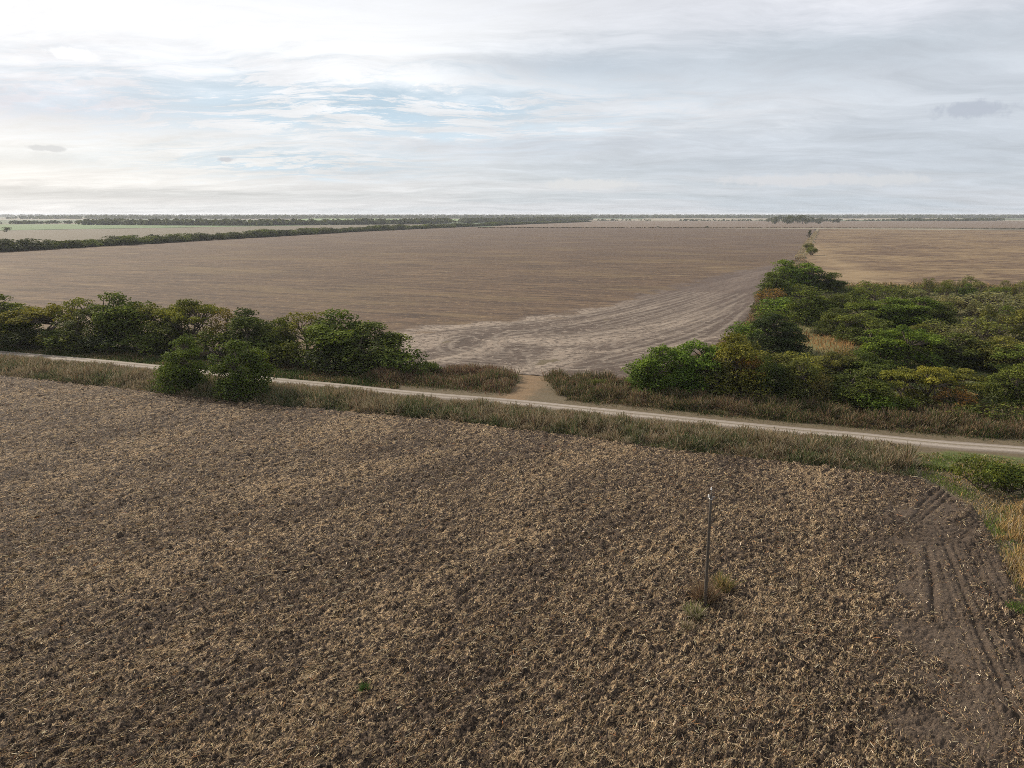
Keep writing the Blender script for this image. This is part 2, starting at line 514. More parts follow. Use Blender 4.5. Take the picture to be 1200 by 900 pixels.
tag(obj('straw_litter', straw(600000), m_blade), 'pale dry stalks and leaves strewn over the tilled foreground soil', 'straw', kind='stuff')

# ------------------------------------------------------------------ verge ground on both sides of the road
m_verge, nt, out = new_mat('verge_soil')
pos = nt.n('ShaderNodeNewGeometry').outputs['Position']
n1 = nt.noise(pos, 0.25, 5, 0.6); n2 = nt.noise(pos, 2.5, 4, 0.6)
gr = nt.attr('green'); tn = nt.attr('tan')
c = nt.mix(n2, (0.055, 0.045, 0.028), (0.13, 0.10, 0.06))
c = nt.mix(nt.m('MULTIPLY', gr, nt.smooth(n1, 0.25, 0.55, 0.5, 1.0)), c, nt.mix(n2, (0.05, 0.065, 0.02), (0.10, 0.12, 0.035)))
c = nt.mix(tn, c, nt.mix(n2, (0.105, 0.066, 0.036), (0.200, 0.136, 0.076)))
finish(nt, out, c, 0.95, n2, 0.1)

back_edge = GP([(-160, 385), (0, 396), (150, 401), (300, 410), (420, 425), (500, 434), (560, 436), (640, 441), (740, 447), (800, 445), (850, 425)])
O0 = G(620, 442)
# strip from the near field to the far edge of the verge, in road coordinates
ra = np.arange(-190, 110, 1.0); rb = np.arange(-22, 62, 0.8)
AA, BB = np.meshgrid(ra, rb, indexing='xy')
gx = O0[0] + AA * e2[0] + BB * e1[0]; gy = O0[1] + AA * e2[1] + BB * e1[1]
gx, gy = gx.ravel(), gy.ravel()
green_zone = np.maximum(inside(gx, gy, GP([(-160, 390), (-20, 402), (170, 412), (330, 432), (420, 444), (420, 452), (300, 441), (100, 421), (-160, 399)])).astype(float),
             inside(gx, gy, GP([(1075, 530), (1110, 528), (1300, 545), (1400, 620), (1200, 720), (1160, 610), (1110, 570)])).astype(float))
thick_zone = inside(gx, gy, GP([(735, 458), (850, 400), (890, 350), (1000, 340), (1300, 340), (1400, 480), (1300, 505), (900, 480)]))
tan_zone = np.clip(1.25 - np.abs(polydist(gx, gy, GP([(624, 438), (620, 450), (600, 466)]))[0] + 1.2 * fbm(gx / 2.0, gy / 2.0, 3) * 1.3) / 2.3, 0, 1)
zz = -0.075 + 0.02 * fbm(gx / 6, gy / 6, 2)
dr, _, _ = polydist(gx, gy, resample(road_up + nrm * ROAD_W / 2, 4.0))
zz = np.where(dr < 5, np.minimum(zz, -0.07), zz)
zz -= 0.12 * np.exp(-((dr - 6) / 1.5) ** 2)
green_zone = np.maximum(green_zone, thick_zone * 0.8)
# below the two fields and clear of them
me = mesh_np('verge', np.stack([gx, gy, zz], 1), grid_faces(len(rb), len(ra)), {'green': green_zone, 'tan': tan_zone}, smooth=True)
kz = inside(gx, gy, poly_field)
me.vertices.foreach_set('co', np.stack([gx, gy, np.where(kz, -0.5, zz)], 1).astype(np.float32).ravel())
tag(obj('verge', me, m_verge), 'rough grassy verge along both sides of the dirt road', 'verge', kind='structure')

# ------------------------------------------------------------------ dirt road
m_road, nt, out = new_mat('packed_dirt')
pos = nt.n('ShaderNodeNewGeometry').outputs['Position']
ac = nt.attr('across'); al = nt.attr('along')
n1 = nt.noise(nt.xyz(nt.m('MULTIPLY', al, 0.06), nt.m('MULTIPLY', ac, 2.2), 0.0), 1.0, 5, 0.6)
n2 = nt.noise(pos, 3.0, 5, 0.65)
c = nt.mix(nt.smooth(n1, 0.3, 0.7), (0.150, 0.126, 0.105), (0.235, 0.204, 0.173))
c = nt.mix(nt.m('MULTIPLY', nt.smooth(n2, 0.42, 0.62), 0.6), c, (0.14, 0.112, 0.085))
for cpos in (0.28, 0.70):
    trk = nt.m('EXPONENT', nt.m('MULTIPLY', nt.m('POWER', nt.m('DIVIDE', nt.m('SUBTRACT', ac, cpos), 0.09), 2.0), -1.0))
    c = nt.mix(nt.m('MULTIPLY', trk, 0.6), c, (0.285, 0.252, 0.216))
mid_d = nt.m('EXPONENT', nt.m('MULTIPLY', nt.m('POWER', nt.m('DIVIDE', nt.m('SUBTRACT', ac, 0.49), 0.06), 2.0), -1.0))
c = nt.mix(nt.m('MULTIPLY', nt.m('MULTIPLY', mid_d, nt.smooth(n1, 0.35, 0.6)), 0.8), c, (0.12, 0.10, 0.06))
edg = nt.m('ADD', nt.smooth(ac, 0.0, 0.12, 1, 0), nt.smooth(ac, 0.88, 1.0, 0, 1))
c = nt.mix(nt.m('MULTIPLY', edg, 0.6), c, (0.15, 0.12, 0.08))
finish(nt, out, c, 0.95, n2, 0.04)
na = 13
acv = np.linspace(0, 1, na)
rv, ra_, rl_ = [], [], []
wob = 0.35 * fbm(np.arange(len(road_up)) / 7.0, np.zeros(len(road_up)) + 3.3, 3)
for i, (p, n) in enumerate(zip(road_up, nrm)):
    for a in acv:
        q = p + n * (a * (ROAD_W + wob[i]) - 0.15 * wob[i])
        zr = 0.04 + 0.05 * math.sin(math.pi * a) - 0.05 * (math.exp(-((a - 0.28) / 0.08) ** 2) + math.exp(-((a - 0.7) / 0.08) ** 2)) - (0.12 if a in (0, 1) else 0)
        rv.append((q[0], q[1], zr)); ra_.append(a); rl_.append(float(i))
me = mesh_np('dirt_road', np.array(rv), grid_faces(len(road_up), na), {'across': np.array(ra_), 'along': np.array(rl_)}, smooth=True)
tag(obj('dirt_road', me, m_road), 'pale dirt road crossing the picture between the fields', 'road', kind='structure')

# ------------------------------------------------------------------ back field with its bare worked headland, and the ochre field beside it
bound = GP([(850, 425), (884, 385), (893, 350), (915, 322), (940, 300), (950, 285), (957, 272)])
head_edge = smooth_poly(GP([(440, 402), (478, 388), (560, 378), (640, 372), (715, 357), (790, 335), (860, 319), (912, 309), (934, 297), (948, 281), (954, 270)]), 6)
hd_a = (G(957, 268) - O0) @ e2
def to_ab(p):
    return ((p - O0) @ e2, (p - O0) @ e1)
hedge_l = GP([(-120, 304), (0, 295.5), (160, 286.5), (300, 278.5), (420, 271.5), (560, 265), (640, 261.8), (690, 260)])
b_far = to_ab(G(800, 267.3))[1]
a_hedge = to_ab(G(300, 278.5))[0]

def field_sheet(name, b0, b1, a_lo, a_hi, fine_a, keep_fn, mat, z, label, attrs_fn=None):
    rb = [b0]
    while rb[-1] < b1: rb.append(rb[-1] + max(0.9, 0.012 * (rb[-1] + 110)))
    rb = np.array(rb); rb[-1] = b1
    ra = np.arange(a_lo, a_hi, fine_a)
    AA, BB = np.meshgrid(ra, rb)
    x = (O0[0] + AA * e2[0] + BB * e1[0]).ravel(); y = (O0[1] + AA * e2[1] + BB * e1[1]).ravel()
    kp = keep_fn(x, y, AA.ravel(), BB.ravel())
    at = attrs_fn(x, y) if attrs_fn else {}
    v, f, at = prune(np.stack([x, y, np.full(x.shape, z) + 0.05 * fbm(x / 9, y / 9, 2)], 1), grid_faces(len(rb), len(ra)), kp, at)
    o = obj(name, mesh_np(name, v, f, at, smooth=True), mat)
    return tag(o, label, 'field', kind='structure')

def head_attrs(x, y):
    d, s, side = polydist(x, y, head_edge)
    n = fbm(x / 9, y / 9, 3)
    hm = sstep(-side * d + 5.0 * n, -2.6, 3.2)
    return {'head': hm, 'hd': np.where(side < 0, d, -d), 'hs': s}

m_back, nt, out = new_mat('stubble_soil')
pos = nt.n('ShaderNodeNewGeometry').outputs['Position']
p_ = nt.sep(pos)
fa = nt.m('ADD', nt.m('MULTIPLY', p_[0], float(e2[0])), nt.m('MULTIPLY', p_[1], float(e2[1])))
fb = nt.m('ADD', nt.m('MULTIPLY', p_[0], float(e1[0])), nt.m('MULTIPLY', p_[1], float(e1[1])))
rows = nt.noise(nt.xyz(nt.m('MULTIPLY', fa, 0.022), nt.m('MULTIPLY', fb, 0.16), 0), 1.0, 6, 0.66)
rows2 = nt.noise(nt.xyz(nt.m('MULTIPLY', fa, 0.035), nt.m('MULTIPLY', fb, 0.34), 0), 1.0, 7, 0.8)
big = nt.noise(nt.xyz(nt.m('MULTIPLY', fa, 0.009), nt.m('MULTIPLY', fb, 0.016), 0), 1.0, 6, 0.65)
fin = nt.noise(pos, 1.3, 5, 0.65)
spk = nt.noise(nt.xyz(nt.m('MULTIPLY', fa, 0.45), nt.m('MULTIPLY', fb, 0.36), 9.0), 1.0, 6, 0.85)
c = nt.mix(nt.smooth(rows2, 0.38, 0.62), (0.036, 0.0225, 0.0150), (0.104, 0.066, 0.040))
c = nt.mix(nt.m('MULTIPLY', nt.smooth(rows, 0.48, 0.66), 0.5), c, (0.140, 0.094, 0.050))
c = nt.mix(nt.m('MULTIPLY', nt.smooth(big, 0.42, 0.60), 0.4), c, (0.050, 0.032, 0.022))
c = nt.mix(nt.m('MULTIPLY', nt.smooth(spk, 0.53, 0.66), 0.7), c, (0.215, 0.148, 0.078))
c = nt.mix(nt.m('MULTIPLY', nt.smooth(spk, 0.47, 0.36), 0.6), c, (0.022, 0.014, 0.009))
c = nt.mix(nt.m('MULTIPLY', nt.smooth(fb, 330.0, 560.0), 0.42), c, nt.mix(nt.smooth(rows, 0.4, 0.6), (0.056, 0.038, 0.031), (0.096, 0.068, 0.053)))  # distance haze painted into the soil colour towards the far end of the field
pat = nt.noise(nt.xyz(nt.m('MULTIPLY', fa, 0.012), nt.m('MULTIPLY', fb, 0.030), 21.0), 1.0, 6, 0.7)
c = nt.mix(nt.m('MULTIPLY', nt.smooth(pat, 0.50, 0.62), 0.28), c, (0.150, 0.108, 0.050))
pale = nt.noise(nt.xyz(nt.m('MULTIPLY', fa, 0.012), nt.m('MULTIPLY', fb, 0.25), 3.0), 1.0, 3, 0.5)
c = nt.mix(nt.m('MULTIPLY', nt.smooth(pale, 0.66, 0.72), 0.55), c, (0.26, 0.195, 0.105))
head = nt.attr('head'); hd = nt.attr('hd'); hs = nt.attr('hs')
wv = nt.noise(pos, 0.06, 3, 0.5)
hdw = nt.m('ADD', hd, nt.m('MULTIPLY', nt.m('SUBTRACT', wv, 0.5), 5.0))
hn1 = nt.noise(nt.xyz(nt.m('MULTIPLY', hs, 0.05), nt.m('MULTIPLY', hdw, 0.55), 0), 1.0, 7, 0.72, 0.4)
hn2 = nt.noise(nt.xyz(nt.m('MULTIPLY', hs, 0.014), nt.m('MULTIPLY', hdw, 0.10), 5.0), 1.0, 5, 0.6, 0.5)
hn3 = nt.noise(pos, 0.5, 6, 0.8)
hn4 = nt.noise(pos, 0.8, 5, 0.8)
hc = nt.mix(nt.smooth(hn2, 0.38, 0.58), (0.215, 0.172, 0.134), (0.072, 0.052, 0.040))
hc = nt.mix(nt.m('MULTIPLY', nt.smooth(hn1, 0.50, 0.60), 0.6), hc, (0.058, 0.042, 0.032))
hc = nt.mix(nt.m('MULTIPLY', nt.smooth(hn3, 0.53, 0.59), 0.6), hc, (0.27, 0.225, 0.18))
hc = nt.mix(nt.m('MULTIPLY', nt.smooth(hn4, 0.51, 0.56), 0.75), hc, (0.042, 0.030, 0.023))
far_h = nt.smooth(hs, 45, 125)
hc = nt.mix(nt.m('MULTIPLY', far_h, 0.72), hc, nt.mix(hn1, (0.105, 0.075, 0.061), (0.042, 0.030, 0.025)))
trk = nt.attr('trk'); trl_ = nt.attr('trl')
hc = nt.mix(nt.m('MULTIPLY', trl_, 0.5), hc, (0.26, 0.218, 0.175))
hc = nt.mix(nt.m('MULTIPLY', trk, 1.0), hc, (0.030, 0.021, 0.016))
c = nt.mix(head, c, hc)
finish(nt, out, c, 0.95, nt.m('ADD', rows2, nt.m('MULTIPLY', fin, 0.7)), 0.18, 0.7)
bk_poly = np.vstack([back_edge, bound, G(957, 267.4)[None], [O0 + (a_hedge - 40) * e2 + b_far * e1], [O0 + (a_hedge - 40) * e2 - 20 * e1]])
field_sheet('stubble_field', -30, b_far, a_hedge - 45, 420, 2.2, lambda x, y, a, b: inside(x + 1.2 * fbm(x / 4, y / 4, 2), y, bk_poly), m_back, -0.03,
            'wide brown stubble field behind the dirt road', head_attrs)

# the worked headland itself, with the wheel tracks that sweep round it
rg_t = np.random.default_rng(77)
U_ = GP([(500, 391), (600, 380), (700, 364), (780, 344), (850, 327), (905, 314), (936, 298), (951, 280)])
L_ = GP([(505, 422), (590, 432), (680, 436), (765, 420), (840, 388), (886, 348), (918, 318), (943, 292)])
tracks = []
for k in range(17):
    f = (k + rg_t.uniform(0.1, 0.9)) / 17
    c_ = U_ * (1 - f) + L_ * f + rg_t.normal(0, 0.9, U_.shape)
    c_ = smooth_poly(c_, 10)
    a = int(rg_t.uniform(0, 0.45) * len(c_)); b = int(rg_t.uniform(0.6, 1.0) * len(c_))
    tracks.append((c_[a:b], rg_t.uniform(0.5, 1.0)))
    tracks.append((c_[a:b] + np.array([0.9, 1.5]), rg_t.uniform(0.3, 0.9)))
for cu, cv, ru_, rv_, a0, a1 in [(632, 401, 46, 11, 0, 6.0), (612, 396, 26, 8, 1.5, 5.0), (690, 402, 22, 7, -1.6, 1.7), (560, 405, 40, 12, 1.2, 4.4), (655, 412, 62, 16, 3.2, 6.3)]:
    th_ = np.linspace(a0, a1, 40)
    tracks.append((GP([(cu + ru_ * math.cos(q), cv + rv_ * math.sin(q)) for q in th_]), 0.9))
for tu, tv in [(545, 408), (590, 398), (650, 405), (705, 418), (760, 412)]:
    tracks.append((smooth_poly(GP([(622 + (tu - 622) * .04, 440), (622 + (tu - 622) * .25, 432), ((622 + tu) / 2 + 4, (432 + tv) / 2 + 2), (tu, tv)]), 10), 0.9))
def head_sheet():
    ra = np.arange(-66, 78, 0.42); rb = np.arange(-14, 128, 0.50)
    AA, BB = np.meshgrid(ra, rb)
    x = (O0[0] + AA * e2[0] + BB * e1[0]).ravel(); y = (O0[1] + AA * e2[1] + BB * e1[1]).ravel()
    kp = inside(x, y, bk_poly)
    at = {k: np.zeros(x.shape) for k in ('head', 'hd', 'hs', 'trk', 'trl')}
    ii = np.where(kp)[0]
    for k, v_ in head_attrs(x[ii], y[ii]).items(): at[k][ii] = v_
    kp &= at['head'] > 0.5 + 0.55 * fbm(x / 2.6, y / 2.0, 4)
    at['head'][:] = 1.0
    ii = np.where(kp)[0]; xs, ys = x[ii], y[ii]
    tk = np.zeros(len(ii)); tl = np.zeros(len(ii))
    for pl, s_ in tracks:
        x0, y0 = pl.min(0) - 2; x1, y1 = pl.max(0) + 2
        q = np.where((xs > x0) & (xs < x1) & (ys > y0) & (ys < y1))[0]
        if not len(q): continue
        d, arc_, _ = polydist(xs[q], ys[q], pl[::2])
        fade = np.clip(0.75 + 0.9 * perlin(arc_ / 9.0, np.full(len(q), s_ * 31)), 0, 1) * s_
        tk[q] = np.maximum(tk[q], fade * np.exp(-(d / 0.55) ** 2))
        tl[q] = np.maximum(tl[q], fade * np.exp(-((d - 0.95) / 0.45) ** 2))
    for bu, bv, br in [(632, 411, 1.6), (648, 399, 2.2), (560, 398, 2.6), (700, 410, 2.0), (600, 424, 1.5), (745, 384, 3.0), (660, 388, 2.5)]:
        q_ = G(bu, bv)
        tk = np.maximum(tk, 0.75 * np.exp(-(np.hypot(xs - q_[0], (ys - q_[1]) / 1.6) / br + 0.5 * fbm(xs / 1.5 + bu, ys / 1.5, 2)) ** 2))
    at['trk'][ii] = tk; at['trl'][ii] = tl
    z = 0.0 + 0.05 * fbm(x / 9, y / 9, 2) - 0.02 - 0.05 * at['trk'] + 0.035 * np.abs(fbm(x / 1.1, y / 1.1, 2))
    v, f, at = prune(np.stack([x, y, z], 1), grid_faces(len(rb), len(ra)), kp, at)
    return mesh_np('worked_headland', v, f, at, smooth=True)
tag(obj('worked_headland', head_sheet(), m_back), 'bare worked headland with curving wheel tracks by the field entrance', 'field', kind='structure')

m_ochre, nt, out = new_mat('ochre_stubble')
pos = nt.n('ShaderNodeNewGeometry').outputs['Position']
p_ = nt.sep(pos)
fa = nt.m('ADD', nt.m('MULTIPLY', p_[0], float(e2[0])), nt.m('MULTIPLY', p_[1], float(e2[1])))
fb = nt.m('ADD', nt.m('MULTIPLY', p_[0], float(e1[0])), nt.m('MULTIPLY', p_[1], float(e1[1])))
r1 = nt.noise(nt.xyz(nt.m('MULTIPLY', fa, 0.016), nt.m('MULTIPLY', fb, 0.026), 0), 1.0, 9, 0.72, 0.6)
r2 = nt.noise(nt.xyz(nt.m('MULTIPLY', fa, 0.15), nt.m('MULTIPLY', fb, 0.4), 0), 1.0, 5, 0.65)
c = nt.mix(nt.smooth(r1, 0.42, 0.58), (0.070, 0.041, 0.025), (0.165, 0.114, 0.060))
c = nt.mix(nt.m('MULTIPLY', nt.smooth(r2, 0.35, 0.65), 0.5), c, nt.mix(r1, (0.06, 0.036, 0.022), (0.20, 0.148, 0.085)))
r3 = nt.noise(nt.xyz(nt.m('MULTIPLY', fa, 0.10), nt.m('MULTIPLY', fb, 0.20), 2.0), 1.0, 6, 0.8)
c = nt.mix(nt.m('MULTIPLY', nt.smooth(r3, 0.52, 0.60), 0.6), c, (0.215, 0.152, 0.084))
c = nt.mix(nt.m('MULTIPLY', nt.smooth(r3, 0.48, 0.41), 0.7), c, (0.036, 0.021, 0.013))
st = nt.attr('strip')
c = nt.mix(nt.m('MULTIPLY', st, 0.7), c, (0.235, 0.172, 0.098))
gz = nt.attr('grn')
c = nt.mix(gz, c, nt.mix(r2, (0.065, 0.07, 0.025), (0.15, 0.125, 0.05)))
finish(nt, out, c, 0.95, r2, 0.25)
def ochre_attrs(x, y):
    d, _, _ = polydist(x, y, GP([(945, 288), (975, 305), (1010, 322), (1035, 333)]))
    d2, _, sd2 = polydist(x, y, GP([(940, 336), (1000, 336), (1100, 337), (1300, 341)]))
    return {'strip': np.exp(-(d / 9) ** 2) * (0.6 + 0.6 * fbm(x / 12, y / 12, 2)), 'grn': sstep(np.where(sd2 < 0, d2, -d2) + 12 * fbm(x / 20, y / 20, 3), -8, 10)}
r_end = to_ab(G(1330, 345))
oc_poly = np.vstack([bound[::-1], GP([(960, 420), (1400, 420)]), [O0 + 1500 * e2 + 100 * e1], [O0 + 1500 * e2 + b_far * e1]])
oc_poly = np.vstack([G(957, 267.4)[None], bound[::-1], GP([(960, 430), (1300, 430), (1600, 430)]), [O0 + 1500 * e2 + b_far * e1]])
field_sheet('ochre_field', -30, b_far, -10, 1500, 4.0, lambda x, y, a, b: inside(x, y, oc_poly), m_ochre, -0.06,
            'ochre and rust coloured stubble field beyond the thicket', ochre_attrs)

def flat_sheet(name, pts, z, c1, c2, label, seed=0.0):
    m, nt, out = new_mat(name + '_crop')
    pos = nt.n('ShaderNodeNewGeometry').outputs['Position']
    n = nt.noise(nt.mapping(pos, -R(20), (1 / 300, 1 / 40, 1), (seed, 0, 0)), 1.0, 5, 0.6)
    finish(nt, out, nt.mix(n, c1, c2), 0.95)
    p = GP(pts)
    me = mesh_np(name, np.array([(a, b, z) for a, b in p]), np.array([list(range(len(p)))]))
    return tag(obj(name, me, m), label, 'field', kind='structure')
flat_sheet('far_brown_field', [(560, 266.9), (1700, 266.9), (1500, 259), (640, 259)], -0.30, (0.095, 0.068, 0.050), (0.135, 0.100, 0.070), 'far brown field beyond the dark boundary line')
flat_sheet('tan_field', [(-300, 296), (0, 289), (240, 277), (560, 262.5), (420, 263), (0, 270), (-300, 274)], -0.34, (0.078, 0.066, 0.045), (0.118, 0.098, 0.064), 'tan field behind the left hedgerow')
flat_sheet('green_field', [(-300, 273), (0, 269.5), (430, 263), (100, 262.5), (-300, 264)], -0.30, (0.065, 0.11, 0.038), (0.09, 0.135, 0.05), 'green crop field far behind the hedgerow')
flat_sheet('far_green_field', [(330, 258.2), (610, 258.6), (600, 256.4), (360, 256.0)], -0.30, (0.10, 0.16, 0.05), (0.14, 0.20, 0.07), 'narrow bright green field near the horizon')
flat_sheet('pale_field', [(610, 257.9), (1150, 258.0), (1160, 256.7), (640, 256.8)], -0.30, (0.19, 0.165, 0.115), (0.26, 0.23, 0.17), 'pale straw coloured field near the horizon')
flat_sheet('far_pale_field', [(250, 260.6), (400, 260.3), (390, 259.3), (280, 259.5)], -0.26, (0.28, 0.27, 0.23), (0.36, 0.35, 0.31), 'whitish far field behind the second hedgerow')

# ------------------------------------------------------------------ weeds and grasses as ground cover
def strip_pts(n, A, B, rg, power=1.0):
    """random points between two polylines"""
    A, B = resample(A, 0.5), resample(B, 0.5)
    u = rg.random(n); t = rg.random(n) ** power
    def at(P):
        i = u * (len(P) - 1)
        return np.stack([np.interp(i, np.arange(len(P)), P[:, 0]), np.interp(i, np.arange(len(P)), P[:, 1])], 1)
    a, b = at(A), at(B)
    return a + (b - a) * t[:, None], u, t

def blades(name, pts, H, wd, col, rg, lean=0.35, base=None, z0=-0.12, bend=0.35, top_col=None):
    n = len(pts)
    th = rg.uniform(0, 2 * np.pi, n)
    H = H * rg.uniform(0.55, 1.15, n)
    ln = np.abs(rg.normal(0, lean, n))
    t = np.stack([np.sin(th) * ln, np.cos(th) * ln, np.ones(n)], 1); t /= np.linalg.norm(t, axis=1)[:, None]
    ph = rg.uniform(0, 2 * np.pi, n)
    s = np.stack([np.cos(ph), np.sin(ph), rg.normal(0, 0.2, n)], 1)
    zb = np.full(n, z0) if base is None else base
    p = np.stack([pts[:, 0], pts[:, 1], zb], 1)
    W2 = (wd * rg.uniform(0.6, 1.4, n))[:, None]
    end = p + (t * H[:, None]) + np.stack([np.sin(th), np.cos(th), -0.3 * np.ones(n)], 1) * (H * bend * rg.uniform(0, 1, n))[:, None]
    v = np.stack([p - s * W2 * .4, p + s * W2 * .4, end + s * W2 * .3, end - s * W2 * .3], 1).reshape(-1, 3)
    f = np.arange(4 * n).reshape(-1, 4)
    cc = np.repeat(col, 4, 0)
    return mesh_np(name, v, f, {'col': cc})

DRY = (0.215, 0.155, 0.088); GREY = (0.215, 0.18, 0.115); RUST = (0.14, 0.082, 0.05); OLIVE = (0.072, 0.075, 0.030); GREEN = (0.055, 0.085, 0.025); DGREEN = (0.03, 0.045, 0.016); PALE = (0.30, 0.25, 0.17); K_GRASS = (0.085, 0.11, 0.03); GOLD = (0.40, 0.275, 0.11); PURP = (0.125, 0.085, 0.062)

def patchy(pts, s, k=1.0, off=0.0):
    return np.clip(0.5 + k * fbm(pts[:, 0] / s + off, pts[:, 1] / s, 3), 0, 1)

def mixcols(rg, n, m, A, wa, B, wb):
    a, b = pick(rg, n, A, wa), pick(rg, n, B, wb)
    return np.where((rg.random(n) < m)[:, None], a, b)

# near verge, tall weeds between the road and the tilled field
cut = np.where(field_edge[:, 0] > G(1076, 559)[0] + 0.1)[0][0]
fe = field_edge[:cut]
fe2 = resample(fe, 1.0)
rl_cut = road_lo[road_lo[:, 0] < G(1066, 520)[0]]
P, u, t = strip_pts(230000, rl_cut - nrm[:len(rl_cut)] * 0.6, fe2, rng)
keepm = rng.random(len(P)) < (0.2 + 1.0 * patchy(P, 1.3, 1.3, 2.0)) * (0.15 + 1.0 * sstep(t + 0.10 * fbm(P[:, 0] / 2.0, P[:, 1] / 2.0, 2), 0.0, 0.22)); P, u, t = P[keepm], u[keepm], t[keepm]
green = patchy(P, 5, 1.6) * (0.12 + 0.85 * t)
n = len(P)
Hh = 0.78 * (0.45 + 0.95 * np.clip(t * 1.8, 0, 1)) * (0.25 + 0.9 * patchy(P, 1.5, 1.2, 5.0) + 0.55 * patchy(P, 6, 1.6, 11.0)) * (1 - 0.6 * sstep(t + 0.12 * fbm(P[:, 0] / 1.1, P[:, 1] / 1.1, 2), 0.84, 1.0))
col = mixcols(rng, n, green, [OLIVE, (0.125, 0.14, 0.075), GREEN, DGREEN, DRY], [2.5, 3, 1, 1.2, 1], [DRY, GREY, RUST, PALE, OLIVE], [3, 4, 0.8, 2.2, 1.5])
tag(obj('tall_weeds', blades('tall_weeds', P, Hh, 0.06, col, rng, 0.6), m_blade), 'band of tall dry weeds between the dirt road and the tilled field', 'weeds', kind='stuff')

# brown weeds behind the road, beside the field entrance on both sides
A = resample(GP([(455, 441), (500, 436), (560, 434), (614, 441)]), 1.0); B = resample(GP([(400, 448), (500, 456), (560, 461), (600, 464)]), 1.0)
P, u, t = strip_pts(30000, A, B, rng); n = len(P)
keepm = rng.random(n) > np.maximum(0.85 * sstep(t, 0.72, 0.95), sstep(u + 0.06 * fbm(P[:, 0] / 1.5, P[:, 1] / 1.5, 2), 0.88, 0.99)); P, u, t = P[keepm], u[keepm], t[keepm]; n = len(P)
col = mixcols(rng, n, patchy(P, 5, 1.2) * 0.6 + 0.35 * sstep(t, .5, .9), [OLIVE, GREEN, DRY], [3, 2, 1], [RUST, PURP, GREY, DRY], [4, 3, 2, 2])
tag(obj('brown_weeds', blades('brown_weeds', P, 1.25 * (0.6 + 0.7 * patchy(P, 4)) * (1 - 0.6 * sstep(t, .6, 1)), 0.07, col, rng, 0.4), m_blade), 'reddish brown weeds beside the field entrance, hedge side', 'weeds', kind='stuff')

A = resample(GP([(630, 441), (690, 442), (745, 450), (800, 458), (900, 466), (1000, 474), (1100, 480), (1200, 484), (1320, 490)]), 1.0)
ru = road_up[(road_up[:, 0] > G(655, 470)[0])]
B = ru - nrm[-len(ru):] * 1.0
P, u, t = strip_pts(120000, A, B, rng); n = len(P)
keepm = rng.random(n) > np.maximum(0.9 * sstep(t, 0.80, 0.97), sstep(u + 0.02 * fbm(P[:, 0] / 1.5, P[:, 1] / 1.5, 2), 0.035, 0.0)); P, u, t = P[keepm], u[keepm], t[keepm]; n = len(P)
col = mixcols(rng, n, patchy(P, 6, 1.0, 3.0) * 0.55 + 0.4 * sstep(t, .75, .95), [OLIVE, DGREEN, GREEN, DRY], [3, 2, 1.3, 1.2], [DRY, GREY, RUST, PURP, OLIVE], [2.4, 1.5, 2, 1.2, 3])
Hh = 1.05 * (0.35 + 1.15 * patchy(P, 1.8, 1.1, 8.0)) * (1 - 0.75 * sstep(t, .70, .95))
tag(obj('roadside_weeds', blades('roadside_weeds', P, Hh, 0.065, col, rng, 0.55), m_blade), 'strip of tall brown weeds between the thicket and the dirt road', 'weeds', kind='stuff')

# short green grass behind the road, in front of the tree row
A = resample(GP([(-160, 386), (0, 400), (150, 408), (300, 420), (420, 436), (470, 445)]), 1.0); ruL = road_up[road_up[:, 0] < G(470, 457)[0]]
B = ruL - nrm[:len(ruL)] * 0.3
P, u, t = strip_pts(60000, A, B, rng); n = len(P)
col = mixcols(rng, n, patchy(P, 6, 1.0, 1.0) * 0.8 + 0.2, [GREEN, OLIVE, DGREEN], [3, 3, 1.5], [DRY, OLIVE, RUST, PALE], [2, 2, 1, 0.3])
tag(obj('verge_grass', blades('verge_grass', P, 0.42 * (0.6 + 0.9 * patchy(P, 5)), 0.09, col, rng, 0.5), m_blade), 'green grass verge in front of the tree row', 'grass', kind='stuff')

# under and between the thicket shrubs
poly_th = GP([(740, 455), (800, 425), (865, 395), (885, 350), (940, 340), (1000, 338), (1320, 340), (1400, 480), (1250, 492), (1000, 476), (880, 466)])
lo_, hi_ = poly_th.min(0), poly_th.max(0)
Q = rng.uniform(lo_, hi_, (150000, 2)); Q = Q[inside(Q[:, 0], Q[:, 1], poly_th)][:60000]
clear_p = G(965, 402)
dcl = np.sqrt(((Q - clear_p) ** 2 / np.array([6.0, 11.0]) ** 2).sum(1))
incl = np.clip(1.3 - dcl, 0, 1)
n = len(Q)
col = mixcols(rng, n, np.clip(patchy(Q, 8, 1.2) + 0.2 - incl * 1.5, 0, 1), [OLIVE, GREEN, DGREEN, K_GRASS], [3, 3, 4, 1], [OLIVE, RUST, DGREEN, DRY], [3, 0.6, 2, 0.8])
oc = pick(rng, n, [(0.27, 0.155, 0.062), (0.34, 0.22, 0.10), (0.18, 0.09, 0.04)], [3, 2, 1])
col = np.where((rng.random(n) < incl * 1.4)[:, None], oc, col)
tag(obj('undergrowth', blades('undergrowth', Q, 0.55 * (0.5 + 1.0 * patchy(Q, 6)) * (1 + incl), 0.12, col, rng, 0.5), m_blade), 'low mixed undergrowth filling the thicket between its shrubs', 'undergrowth', kind='stuff')

